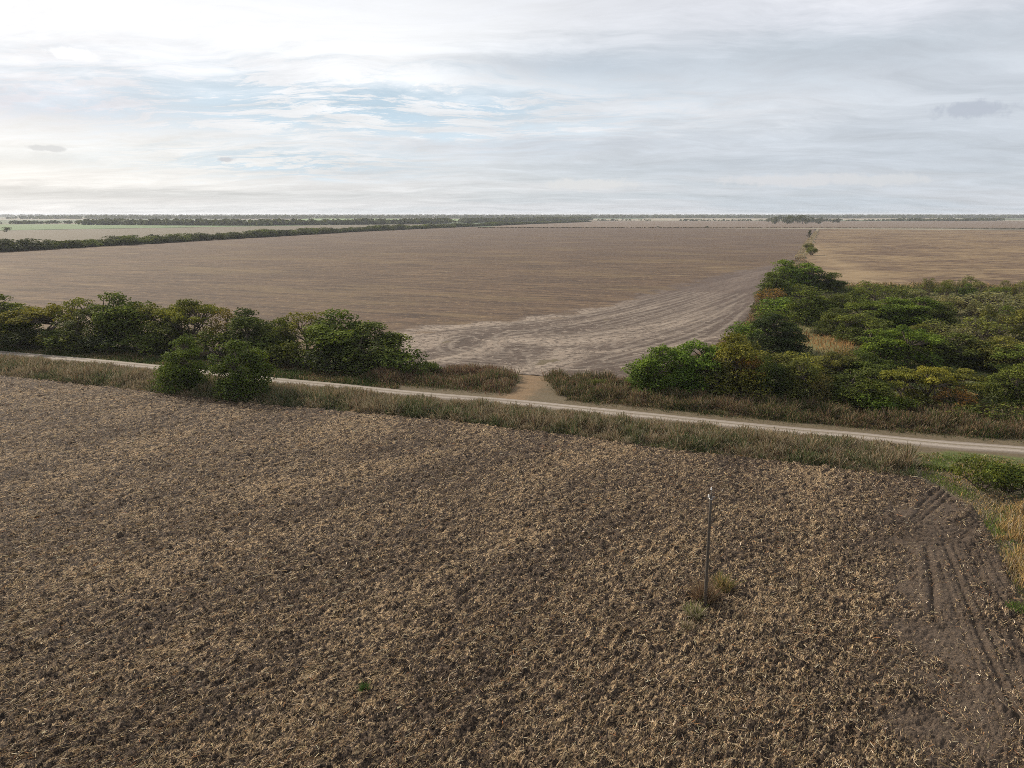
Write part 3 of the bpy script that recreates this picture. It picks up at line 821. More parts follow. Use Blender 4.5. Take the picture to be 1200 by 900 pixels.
Q, u, t = strip_pts(16000, resample(GP([(985, 341), (1080, 342), (1200, 344), (1330, 346)]), 1.0), resample(GP([(975, 334), (1080, 333), (1200, 335), (1330, 337)]), 1.0), rng, 2.2)
col = mixcols(rng, len(Q), np.clip(1.0 - 1.2 * t, 0, 1), [OLIVE, GREEN, K_GRASS], [3, 2, 2], [DRY, GOLD, OLIVE], [3, 1, 2])
tag(obj('olive_weeds', blades('olive_weeds', Q, 1.0 * (0.4 + 1.0 * patchy(Q, 6)), 0.22, col, rng, 0.5), m_blade), 'olive weeds thinning out from the thicket into the ochre field', 'weeds', kind='stuff')
# weedy left tip of the headland, and the margin between the headland and the thicket
A = resample(GP([(745, 446), (800, 425), (850, 398), (878, 372), (886, 350), (905, 325), (925, 310), (938, 299)]), 1.0); B = resample(GP([(765, 456), (830, 432), (872, 400), (893, 374), (905, 352), (920, 335), (950, 330), (960, 318)]), 1.0)
P, u, t = strip_pts(12000, A, B, rng); n = len(P)
col = mixcols(rng, n, patchy(P, 6, 1.0) * 0.5, [OLIVE, GREEN], [2, 1], [RUST, DRY, PURP, GOLD], [3, 3, 2, 1])
tag(obj('margin_weeds', blades('margin_weeds', P, 0.7 * (0.4 + 1.0 * patchy(P, 5)), 0.12, col, rng, 0.45), m_blade), 'rusty weeds along the edge of the bare headland by the thicket', 'weeds', kind='stuff')

P, u, t = strip_pts(9000, resample(GP([(930, 302), (938, 292), (943, 284), (951, 276), (955, 271)]), 1.0), resample(GP([(944, 303), (949, 293), (951, 285), (956, 276), (958, 271)]), 1.0), rng); n = len(P)
col = mixcols(rng, n, patchy(P, 9, 1.2), [PALE, GOLD, (0.34, 0.30, 0.19)], [3, 1, 2], [OLIVE, DRY, PALE], [1, 2, 2])
tag(obj('boundary_grass', blades('boundary_grass', P, 0.9 * (0.4 + 1.0 * patchy(P, 7)), 0.2, col, rng, 0.5), m_blade), 'pale tall grass along the boundary between the brown and ochre fields', 'grass', kind='stuff')
# verge corner on the right: short grass, golden grass
polyg = GP([(1078, 532), (1110, 529), (1300, 548), (1500, 700), (1260, 830), (1215, 740), (1185, 680), (1168, 640), (1150, 605), (1110, 573), (1080, 558)])
lo_, hi_ = polyg.min(0), polyg.max(0)
Q = rng.uniform(lo_, hi_, (90000, 2)); Q = Q[inside(Q[:, 0], Q[:, 1], polyg)][:45000]
n = len(Q)
col = mixcols(rng, n, patchy(Q, 3.5, 1.3), [(0.09, 0.13, 0.03), (0.13, 0.17, 0.04), (0.13, 0.125, 0.045)], [2, 3, 2], [PALE, GOLD, DRY, OLIVE], [3, 2, 2, 1.5])
tag(obj('short_grass', blades('short_grass', Q, 0.22 * (0.6 + 0.9 * patchy(Q, 3)), 0.06, col, rng, 0.6), m_blade), 'short green and straw coloured grass at the field corner by the road', 'grass', kind='stuff')
polyg = GP([(1170, 602), (1192, 592), (1300, 600), (1330, 700), (1222, 705), (1196, 690), (1180, 640)])
lo_, hi_ = polyg.min(0), polyg.max(0)
Q = rng.uniform(lo_, hi_, (40000, 2)); Q = Q[inside(Q[:, 0] + 1.5 * fbm(Q[:, 0] / 2.5, Q[:, 1] / 2.5, 3), Q[:, 1] + 2.0 * fbm(Q[:, 0] / 3 + 7, Q[:, 1] / 3, 3), polyg)][:10000]; Q = Q[rng.random(len(Q)) < 0.35 + 0.9 * patchy(Q, 2.0)]
col = pick(rng, len(Q), [GOLD, (0.24, 0.155, 0.07), PALE, OLIVE], [4, 3, 2, 0.7])
tag(obj('golden_grass', blades('golden_grass', Q, 0.75 * (0.5 + 0.9 * patchy(Q, 3)), 0.05, col, rng, 0.35), m_blade), 'tall golden grass beside the wheel tracks', 'grass', kind='stuff')

# ------------------------------------------------------------------ foliage
m_leaf, nt, out = new_mat('leaves')
oi = nt.n('ShaderNodeObjectInfo')
ti = nt.attr('tint')
base = oi.outputs['Color']
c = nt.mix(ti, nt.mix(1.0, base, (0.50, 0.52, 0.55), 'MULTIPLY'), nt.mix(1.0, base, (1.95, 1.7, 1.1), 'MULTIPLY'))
dif = nt.n('ShaderNodeBsdfPrincipled'); nt.put(dif.inputs['Base Color'], c); dif.inputs['Roughness'].default_value = 0.8; dif.inputs['Specular IOR Level'].default_value = 0.08
trl = nt.n('ShaderNodeBsdfTranslucent'); nt.put(trl.inputs[0], nt.mix(1.0, c, (1.3, 1.25, 0.6), 'MULTIPLY'))
mx = nt.n('ShaderNodeMixShader'); mx.inputs[0].default_value = 0.26
nt.t.links.new(dif.outputs[0], mx.inputs[1]); nt.t.links.new(trl.outputs[0], mx.inputs[2]); nt.t.links.new(mx.outputs[0], out.inputs['Surface'])
m_bark, nt, out = new_mat('bark')
pos = nt.n('ShaderNodeTexCoord').outputs['Object']
n1 = nt.noise(nt.mapping(pos, 0, (6, 6, 1.2)), 2.0, 4, 0.6)
finish(nt, out, nt.mix(n1, (0.05, 0.038, 0.028), (0.14, 0.115, 0.09)), 0.9, n1, 0.03)

def tube(path, radii, sides=6):
    path = np.asarray(path, float); n = len(path)
    t = np.gradient(path, axis=0); t /= np.linalg.norm(t, axis=1)[:, None] + 1e-9
    ref = np.where(np.abs(t[:, 2:3]) > 0.9, np.array([[1.0, 0, 0]]), np.array([[0, 0, 1.0]]))
    a = np.cross(t, ref); a /= np.linalg.norm(a, axis=1)[:, None]
    b = np.cross(t, a)
    ang = np.linspace(0, 2 * np.pi, sides, endpoint=False)
    v = (path[:, None, :] + np.asarray(radii)[:, None, None] * (np.cos(ang)[None, :, None] * a[:, None, :] + np.sin(ang)[None, :, None] * b[:, None, :])).reshape(-1, 3)
    f = []
    for i in range(n - 1):
        for k in range(sides):
            f.append((i * sides + k, i * sides + (k + 1) % sides, (i + 1) * sides + (k + 1) % sides, (i + 1) * sides + k))
    return v, np.array(f)

def join(parts):
    vs, fs, off = [], [], 0
    for v, f in parts:
        vs.append(v); fs.append(f + off); off += len(v)
    return np.concatenate(vs), np.concatenate(fs)

def leaf_cloud(rg, clumps, leaf, dens, up=0.25, fill=0.72):
    """clumps: rows of x, y, z, radius, flattening, tint; leaves sit in the outer shell of every clump"""
    allv, allt = [], []
    for x, y, z, r, fl, tn in clumps:
        n = max(6, int(dens * 4 * np.pi * r * r * (0.5 + 0.5 * fl) / (leaf * leaf * 0.75)))
        d = rg.normal(size=(n, 3)); d /= np.linalg.norm(d, axis=1)[:, None]
        low = d[:, 2] < -0.45
        d[low, 2] *= -rg.choice([1, -1], low.sum())
        lump = 1 + 0.22 * np.sin(d[:, 0] * 5 + x * 3) * np.sin(d[:, 1] * 5 + y * 3) + 0.15 * np.sin(d[:, 2] * 7 + z)
        rr = r * lump * (fill + (1.08 - fill) * rg.random(n) ** 0.7)
        c = np.array([x, y, z]) + d * rr[:, None] * np.array([1, 1, fl])
        nn = d * 0.8 + rg.normal(0, 0.55, (n, 3)) + np.array([0, 0, up]); nn /= np.linalg.norm(nn, axis=1)[:, None]
        tt = np.cross(nn, rg.normal(size=(n, 3))); tt /= np.linalg.norm(tt, axis=1)[:, None]
        bb = np.cross(nn, tt)
        a = (leaf * rg.uniform(0.6, 1.2, n))[:, None]; b = a * rg.uniform(0.45, 0.75, n)[:, None]
        v = np.stack([c - tt * a * .5, c + bb * b * .5 - nn * a * 0.08, c + tt * a * .5, c - bb * b * .5 - nn * a * 0.08], 1)
        allv.append(v.reshape(-1, 3))
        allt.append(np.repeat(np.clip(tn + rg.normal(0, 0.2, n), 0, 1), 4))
    v = np.concatenate(allv); t = np.concatenate(allt)
    f = np.arange(len(v)).reshape(-1, 4)
    return v, f, t

def limb(rg, a, b, r0, r1, k=4, wob=0.15):
    t = np.linspace(0, 1, k)[:, None]
    p = a + (b - a) * t
    L = np.linalg.norm(b - a)
    p[1:-1] += rg.normal(0, wob * L * 0.25, (k - 2, 3))
    p[:, 2] += 0.12 * L * np.sin(t[:, 0] * np.pi) * 0.3
    return tube(p, np.linspace(r0, r1, k), 5)

PROTO = {}
def proto(kind, seed):
    rg = np.random.default_rng(1000 + seed)
    cl = []; parts = []
    if kind == 'dome':                 # rounded dense tree, leafy almost to the ground
        Hh, Wd = 7.4, 7.0
        top = np.array([0, 0, 3.7])
        nl = int(rg.integers(7, 10))
        for j in range(nl):
            a = j / nl * 2 * np.pi + rg.uniform(-.4, .4); e = rg.uniform(-0.85, 0.75) if j else 1.35
            lr = rg.uniform(0.95, 1.5)
            lc = top + np.array([math.cos(a) * math.cos(e) * 1.95, math.sin(a) * math.cos(e) * 1.95, math.sin(e) * 2.2]) * rg.uniform(0.8, 1.12)
            lt = rg.uniform(0.25, 0.7)
            for i in range(9):
                d = rg.normal(size=3); d /= np.linalg.norm(d); d[2] = abs(d[2]) * 0.9 - 0.25
                cl.append((*(lc + d * lr * rg.uniform(0.4, 0.95)), rg.uniform(0.35, 0.72), rg.uniform(0.7, 1.0), np.clip(lt + rg.normal(0, .15), 0, 1)))
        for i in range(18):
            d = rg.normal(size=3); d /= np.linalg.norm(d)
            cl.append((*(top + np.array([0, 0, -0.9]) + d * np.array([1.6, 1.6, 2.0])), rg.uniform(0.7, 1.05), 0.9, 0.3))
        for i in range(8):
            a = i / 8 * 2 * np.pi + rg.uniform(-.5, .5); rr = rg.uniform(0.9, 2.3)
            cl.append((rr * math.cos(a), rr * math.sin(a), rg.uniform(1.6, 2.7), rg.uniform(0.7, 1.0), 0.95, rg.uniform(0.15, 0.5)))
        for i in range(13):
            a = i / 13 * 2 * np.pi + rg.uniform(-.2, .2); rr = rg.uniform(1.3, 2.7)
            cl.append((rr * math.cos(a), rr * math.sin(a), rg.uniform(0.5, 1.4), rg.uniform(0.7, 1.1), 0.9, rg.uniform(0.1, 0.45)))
        leaf, dens, tr = 0.25, 0.9, 0.22
    elif kind == 'spread':             # broad crown of flat tiers
        Hh, Wd = 6.2, 8.0
        top = np.array([0, 0, 3.0])
        nl = int(rg.integers(9, 12))
        for j in range(nl):
            a = j * 2.4 + rg.uniform(-.3, .3); rr = 3.1 * math.sqrt((j + 0.3) / nl)
            lc = np.array([rr * math.cos(a), rr * math.sin(a), 1.7 + 3.2 * math.sqrt(max(0, 1 - (rr / 3.9) ** 2)) * rg.uniform(0.7, 1.0)])
            lr = rg.uniform(0.9, 1.4); lt = rg.uniform(0.3, 0.75)
            for i in range(9):
                d = rg.normal(size=3); d /= np.linalg.norm(d); d[2] = abs(d[2]) * 0.6 - 0.15
                cl.append((*(lc + d * lr * rg.uniform(0.4, 1.0)), rg.uniform(0.35, 0.68), rg.uniform(0.5, 0.8), np.clip(lt + rg.normal(0, .15), 0, 1)))
        for i in range(16):
            a = rg.uniform(0, 2 * np.pi); rr = rg.uniform(1.2, 3.3)
            cl.append((rr * math.cos(a), rr * math.sin(a), rg.uniform(0.7, 1.8), rg.uniform(0.5, 0.9), 0.8, rg.uniform(0.1, 0.5)))
        leaf, dens, tr = 0.27, 0.9, 0.2
    elif kind == 'open':               # taller, airy crown with limbs that show
        Hh, Wd = 7.6, 5.5
        top = np.array([0.2, 0, 4.6])
        for i in range(24):
            a = rg.uniform(0, 2 * np.pi); e = math.asin(rg.uniform(-0.5, 1.0)); f = rg.uniform(0.5, 1.05)
            p = top + np.array([math.cos(a) * math.cos(e), math.sin(a) * math.cos(e), math.sin(e)]) * np.array([2.3, 2.3, 2.3]) * f
            cl.append((*p, rg.uniform(0.4, 0.85), rg.uniform(0.55, 0.9), rg.uniform(0.2, 0.9)))
        leaf, dens, tr = 0.26, 0.65, 0.18
    elif kind == 'shrub':              # low rounded bush
        Hh, Wd = 2.8, 4.0
        top = np.array([0, 0, 1.2])
        for i in range(20):
            a = rg.uniform(0, 2 * np.pi); e = math.asin(rg.uniform(-0.4, 1.0)); f = rg.uniform(0.4, 1.0)
            p = top + np.array([math.cos(a) * math.cos(e), math.sin(a) * math.cos(e), math.sin(e)]) * np.array([1.6, 1.6, 1.1]) * f
            cl.append((*p, rg.uniform(0.4, 0.75), rg.uniform(0.65, 0.95), rg.uniform(0.2, 0.8)))
        leaf, dens, tr = 0.24, 0.75, 0.08
    elif kind == 'thin':               # twiggy half bare shrub
        Hh, Wd = 3.2, 3.6
        top = np.array([0, 0, 1.2])
        for i in range(26):
            a = rg.uniform(0, 2 * np.pi); e = math.asin(rg.uniform(0.0, 1.0)); f = rg.uniform(0.6, 1.05)
            p = top + np.array([math.cos(a) * math.cos(e), math.sin(a) * math.cos(e), math.sin(e)]) * np.array([1.5, 1.5, 1.7]) * f
            cl.append((*p, rg.uniform(0.3, 0.55), rg.uniform(0.8, 1.2), rg.uniform(0.3, 0.8)))
        leaf, dens, tr = 0.18, 0.5, 0.06
    elif kind == 'column':             # vine draped upright mass
        Hh, Wd = 5.2, 2.8
        top = np.array([0, 0, 2.5])
        for i in range(22):
            a = rg.uniform(0, 2 * np.pi); z = rg.uniform(0.4, 4.6); rr = (1.05 if z < 3.5 else 0.7) * rg.uniform(0.3, 1.0)
            cl.append((rr * math.cos(a), rr * math.sin(a), z, rg.uniform(0.45, 0.8), rg.uniform(0.9, 1.4), rg.uniform(0.1, 0.7)))
        leaf, dens, tr = 0.26, 0.8, 0.12
    elif kind == 'mound':              # sprawling low thicket bush with runners
        Hh, Wd = 2.2, 6.0
        top = np.array([0, 0, 0.7])
        for i in range(26):
            a = rg.uniform(0, 2 * np.pi); rr = 2.6 * math.sqrt(rg.random())
            z = 0.5 + 1.2 * (1 - (rr / 2.9) ** 2) * rg.uniform(0.4, 1.0)
            cl.append((rr * math.cos(a), rr * math.sin(a), z, rg.uniform(0.4, 0.8), rg.uniform(0.5, 0.8), rg.uniform(0.1, 0.8)))
        leaf, dens, tr = 0.24, 0.75, 0.07
    cl = np.array(cl)
    v, f, t = leaf_cloud(rg, cl, leaf, dens)
    v[:, 2] = np.maximum(v[:, 2], 0.05)
    base = np.array([0, 0, -0.15])
    # trunk, limbs, twigs
    if kind in ('dome', 'spread', 'open', 'column'):
        fork = np.array([rg.normal(0, 0.15), rg.normal(0, 0.15), top[2] * (0.42 if kind != 'open' else 0.55)])
        parts.append(tube(np.array([base, base * 0.5 + fork * 0.5 + rg.normal(0, .06, 3), fork]), [tr * 1.35, tr, tr * 0.8], 7))
        order = rg.permutation(len(cl))
        hubs = []
        for i in order[:6]:
            h = fork + (cl[i, :3] - fork) * 0.6
            hubs.append(h); parts.append(limb(rg, fork, h, tr * 0.65, tr * 0.32))
        for i in order:
            h = hubs[int(np.argmin([np.linalg.norm(cl[i, :3] - q) for q in hubs]))]
            parts.append(limb(rg, h, cl[i, :3], tr * 0.3, 0.02, 3))
    else:
        for i in range(len(cl)):
            b0 = base + np.array([rg.normal(0, 0.15), rg.normal(0, 0.15), 0])
            parts.append(limb(rg, b0, cl[i, :3] * np.array([1, 1, 1.0]), tr * 0.6, 0.015, 4))
            if kind == 'thin':
                for _ in range(5):
                    q = cl[i, :3] + rg.normal(0, 0.4, 3)
                    parts.append(limb(rg, cl[i, :3] * 0.7, q, 0.022, 0.008, 3))
    tv, tf = join(parts)
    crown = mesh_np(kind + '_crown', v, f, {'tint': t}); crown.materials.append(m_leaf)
    trunk = mesh_np(kind + '_trunk', tv, tf, smooth=True); trunk.materials.append(m_bark)
    wx = np.percentile(v[:, 0], 98.5) - np.percentile(v[:, 0], 1.5)
    hz = np.percentile(v[:, 2], 99)
    PROTO.setdefault(kind, []).append((crown, trunk, wx, hz))

for s in range(4): proto('dome', s)
for s in range(4): proto('spread', 20 + s)
for s in range(3): proto('open', 40 + s)
for s in range(4): proto('shrub', 60 + s)
for s in range(3): proto('thin', 80 + s)
for s in range(2): proto('column', 100 + s)
for s in range(3): proto('mound', 120 + s)

_count = {}
def plant(name, kind, u, vb, vt, wpx, color, label, group, cat, var=None, rot=None):
    """one tree or shrub with its foot at photo pixel (u, vb), its top seen at vt, wpx wide"""
    i = _count.get(kind, 0); _count[kind] = i + 1
    crown, trunk, wx, hz = PROTO[kind][(i if var is None else var) % len(PROTO[kind])]
    p = G(u, vb)
    d = ray(u, vt)
    Ht = max(0.6, CAM_H + d[2] * (p[1] / d[1]))
    Wm = wpx / px_per_m(u, vb)
    root = bpy.data.objects.new(name, None)
    root.empty_display_size = 0.5
    root.location = (p[0], p[1], -0.03)
    root.rotation_euler = (0, 0, random.uniform(0, 6.28) if rot is None else rot)
    root.scale = (Wm / wx, Wm / wx, Ht / hz)
    C.objects.link(root)
    tag(root, label, cat, group)
    for nm, me in (('crown', crown), ('trunk', trunk)):
        o = bpy.data.objects.new(nm, me)
        C.objects.link(o)
        o.parent = root
        j = 1 + random.uniform(-0.12, 0.12)
        o.color = (color[0] * j * random.uniform(.92, 1.08), color[1] * j, color[2] * j * random.uniform(.9, 1.1), 1)
    return root

K_DARK = (0.058, 0.078, 0.022); K_MID = (0.07, 0.098, 0.024); K_BRIGHT = (0.076, 0.122, 0.024); K_YEL = (0.11, 0.122, 0.03)
K_OLV = (0.088, 0.1, 0.03); K_RUS = (0.11, 0.094, 0.036); K_GREY = (0.112, 0.122, 0.068); K_BLK = (0.026, 0.038, 0.015); K_ORG = (0.15, 0.095, 0.036)

# --- the row of trees behind the road
GROW = 'trees in the row behind the dirt road'
row = [
 ('dome', -52, 394, 344, 75, K_DARK, 'dark hedge tree cut by the picture edge at the far end of the row'),
 ('dome', 10, 401, 347, 70, K_MID, 'dark green tree with bright top at the outer end of the road row'),
 ('spread', 55, 404, 359, 72, K_YEL, 'yellowish low tree between the outer two dark trees of the road row'),
 ('open', 96, 405, 350, 42, K_OLV, 'twiggy olive tree with gaps, just short of the tallest dome in the row'),
 ('dome', 146, 408, 346, 66, K_MID, 'tall rounded green dome, highest tree of the outer road row'),
 ('dome', 104, 409, 366, 60, K_DARK, 'dark bushy tree tucked in front of the twiggy olive one'),
 ('open', 183, 409, 357, 50, K_OLV, 'thin brownish green tree beside the tall rounded dome'),
 ('spread', 226, 411, 351, 72, K_YEL, 'broad yellow brown topped tree above the pair of field trees'),
 ('dome', 200, 412, 370, 48, K_DARK, 'dark tree under the broad yellow brown topped crown'),
 ('open', 268, 413, 360, 34, K_RUS, 'sparse russet tree in the gap of the row'),
 ('dome', 299, 419, 364, 62, K_DARK, 'dark round tree right behind the pair of field trees'),
 ('shrub', 318, 425, 394, 62, K_MID, 'green bush at the foot of the row just past the field trees'),
 ('open', 362, 424, 366, 50, K_OLV, 'leaning thin crowned tree left of the biggest dark dome'),
 ('dome', 399, 428, 367, 82, K_MID, 'biggest dense dome near the road entrance end of the row'),
 ('dome', 434, 433, 381, 76, K_DARK, 'dark dome sloping down toward the field entrance'),
 ('shrub', 466, 438, 404, 56, K_MID, 'rounded bush stepping down from the last dome of the row'),
 ('mound', 490, 441, 422, 52, K_DARK, 'low trailing bush that ends the row by the brown weeds'),
 ('shrub', 30, 407, 386, 60, K_BLK, 'blackish bush at the foot of the outermost road trees'),
 ('shrub', 78, 410, 386, 52, K_DARK, 'low dark bush under the yellowish low tree'),
 ('shrub', 128, 413, 390, 50, K_BLK, 'blackish bush below the tall rounded dome'),
 ('shrub', 172, 415, 391, 52, K_DARK, 'low dark bush below the thin brownish tree'),
 ('shrub', 258, 419, 388, 58, K_DARK, 'dark bush filling the row under the sparse russet tree'),
 ('dome', 330, 421, 374, 44, K_DARK, 'narrow dark tree between the round one behind the field trees and the leaning one'),
 ('shrub', 345, 429, 400, 44, K_DARK, 'low dark bush under the leaning thin crowned tree'),
 ('shrub', 385, 436, 407, 56, K_BLK, 'blackish bush in front of the biggest dense dome'),
]
for kind, u, vb, vt, wp, colr, lab in row:
    plant('hedge_tree' if kind in ('dome', 'spread', 'open') else 'hedge_bush', kind, u, vb, vt, wp, colr, lab, GROW, 'tree' if kind in ('dome', 'spread', 'open') else 'bush')
GP2 = 'pair of trees on the near verge'
plant('field_tree', 'dome', 217, 457, 396, 50, (0.062, 0.092, 0.020), 'slightly smaller, farther tree of the pair on the near verge', GP2, 'tree', var=1, rot=0.6)
plant('field_tree', 'dome', 283, 463, 402, 62, (0.055, 0.085, 0.018), 'wider, nearer tree of the pair, against the tilled field', GP2, 'tree', var=3, rot=2.5)

# --- the thicket
GT = 'trees and shrubs of the thicket'
thicket = [
 ('dome', 768, 459, 409, 58, K_BRIGHT, 'bright green rounded tree at the entrance end of the thicket'),
 ('dome', 808, 460, 405, 62, K_BRIGHT, 'second bright rounded tree, overlapping the one at the entrance end'),
 ('dome', 862, 463, 397, 66, K_YEL, 'yellow green tree standing tallest over the roadside weeds'),
 ('open', 869, 467, 417, 34, K_ORG, 'withered brown crown in front of the tall yellow green tree'),
 ('column', 838, 466, 424, 36, K_OLV, 'vine covered upright shrub between bright trees and yellow green tree'),
 ('column', 896, 468, 420, 34, K_DARK, 'dark vine covered column just past the withered brown crown'),
 ('column', 912, 470, 430, 28, K_BLK, 'narrow blackish vine column by the roadside weeds'),
 ('dome', 935, 470, 424, 48, K_OLV, 'olive crowned tree draped in creepers above the roadside weeds'),
 ('column', 960, 474, 438, 28, K_RUS, 'brownish dead vine column in the front of the thicket'),
 ('dome', 1005, 476, 436, 66, K_DARK, 'dark spreading tree in the front middle of the thicket'),
 ('shrub', 1024, 484, 461, 44, K_BRIGHT, 'light green round bush low at the front of the thicket'),
 ('shrub', 1052, 485, 463, 34, K_MID, 'small green bush touching the light round one at the front'),
 ('spread', 1055, 473, 436, 56, K_YEL, 'yellow green crown beside the flat topped one in the thicket front'),
 ('spread', 1086, 475, 434, 58, K_YEL, 'flat topped yellow green tree in the front of the thicket'),
 ('thin', 1116, 482, 455, 42, K_ORG, 'orange leaved half bare shrub by the roadside'),
 ('spread', 1112, 470, 436, 60, K_OLV, 'olive flat crown behind the orange leaved shrub'),
 ('dome', 1192, 478, 430, 52, K_MID, 'round dense tree near the road end of the thicket'),
 ('mound', 1150, 486, 470, 84, K_DARK, 'low dark mound of creepers along the thicket front'),
 ('mound', 1235, 490, 468, 90, K_DARK, 'low dark mound of creepers past the round dense tree'),
 ('dome', 910, 412, 374, 58, K_BLK, 'very dark round bush beside the orange grass clearing'),
 ('shrub', 880, 402, 378, 40, K_BRIGHT, 'small bright bush at the headland edge, before the dark round bush'),
 ('mound', 868, 420, 392, 40, K_OLV, 'olive mound at the headland edge behind the yellow green tree'),
 ('dome', 1030, 428, 391, 58, K_BRIGHT, 'bright green tree right behind the light round front bush, entrance side of its trio'),
 ('spread', 1060, 430, 385, 70, K_BRIGHT, 'tallest bright green tree in the middle of the thicket'),
 ('dome', 1090, 427, 394, 50, K_MID, 'green tree on the road-end side of the tallest bright middle one'),
 ('dome', 1010, 402, 372, 52, K_MID, 'green tree behind the orange grass clearing'),
 ('dome', 985, 392, 366, 52, K_DARK, 'dark tree at the far side of the orange grass clearing'),
 ('dome', 975, 376, 349, 44, K_DARK, 'dark green crown past the one between clearing and upper clump'),
 ('dome', 946, 378, 345, 50, K_MID, 'green crown between the clearing and the upper clump'),
 ('spread', 1013, 385, 356, 56, K_MID, 'green tree starting the line behind the tallest bright middle one'),
 ('dome', 1042, 386, 353, 50, K_BRIGHT, 'bright green crown second in the line behind the tallest middle one'),
 ('dome', 1070, 387, 352, 54, K_BRIGHT, 'bright green crown topping the line behind the tallest middle one'),
 ('dome', 1097, 388, 358, 46, K_MID, 'green crown closing the line before the grey half bare shrubs'),
 ('open', 1022, 360, 331, 44, K_MID, 'small flat crowned tree rising at the back of the thicket'),
 ('mound', 1046, 352, 335, 50, K_OLV, 'olive low bush beside the small flat crowned tree'),
 ('shrub', 995, 362, 342, 34, K_DARK, 'dark small bush before the small flat crowned tree'),
 ('thin', 1150, 372, 341, 76, K_GREY, 'wide grey half bare shrub at the back of the thicket'),
 ('thin', 1115, 368, 346, 54, K_GREY, 'smaller grey half bare shrub beside the wide grey one'),
 ('thin', 1185, 384, 352, 66, K_GREY, 'grey olive half bare shrub before the far ochre field'),
 ('thin', 1148, 404, 372, 60, K_OLV, 'olive half bare shrub in the middle of the grey shrubs'),
 ('thin', 1096, 402, 376, 48, K_OLV, 'sparse olive shrub beside the big bright spreading tree'),
 ('dome', 1125, 428, 394, 66, K_DARK, 'dark tree right of the big bright spreading tree'),
 ('dome', 1165, 432, 398, 60, K_OLV, 'olive green tree behind the round dense road end tree'),
 ('thin', 1122, 408, 384, 44, K_GREY, 'pale grey brown dead shrub above the dark tree'),
 ('spread', 1205, 442, 408, 70, K_MID, 'green crown behind the round dense road end tree'),
 ('spread', 1225, 400, 366, 76, K_OLV, 'olive crown at the picture edge of the grey shrubs'),
 ('dome', 975, 445, 416, 48, K_OLV, 'olive dome between the clearing and the front columns'),
 ('dome', 1012, 448, 418, 52, K_DARK, 'dark dome below the biggest spreading tree'),
 ('shrub', 940, 436, 414, 42, K_YEL, 'yellowish bush at the near rim of the orange grass clearing'),
 ('shrub', 905, 436, 412, 44, K_OLV, 'olive bush below the very dark round bush'),
 ('thin', 985, 432, 410, 36, K_RUS, 'russet dry shrub at the rim of the orange grass clearing'),
 ('shrub', 920, 372, 350, 46, K_BRIGHT, 'bright bush just below the upper clump'),
 ('shrub', 902, 384, 362, 34, K_MID, 'green bush between upper clump and very dark round bush'),
 ('dome', 921, 341, 306, 44, K_BRIGHT, 'bright rounded tree at the top of the upper clump'),
 ('dome', 940, 341, 309, 42, K_BRIGHT, 'bright tree beside the topmost one of the upper clump, ochre field side'),
 ('dome', 957, 341, 317, 40, K_MID, 'green tree stepping down on the ochre field side of the upper clump'),
 ('dome', 973, 341, 326, 30, K_DARK, 'dark low tree that ends the upper clump toward the ochre field'),
 ('dome', 906, 348, 320, 36, K_MID, 'green tree at the headland side of the upper clump'),
 ('thin', 903, 356, 338, 32, K_ORG, 'orange brown dry shrub at the foot of the upper clump'),
 ('mound', 940, 348, 333, 60, K_DARK, 'dark creeping bush at the foot of the upper clump'),
 ('shrub', 951, 299, 289, 14, K_MID, 'small green bush on the field boundary past the upper clump'),
 ('shrub', 947, 293, 285, 10, K_OLV, 'tiny olive bush on the field boundary, next farther one'),
]
for kind, u, vb, vt, wp, colr, lab in thicket:
    if kind in ('dome', 'spread') and vb > 356: vt -= 3
    big_ = kind in ('dome', 'spread', 'open')
    plant('thicket_tree' if big_ else 'thicket_shrub', kind, u, vb, vt, wp, colr, lab, GT, 'tree' if big_ else 'shrub')
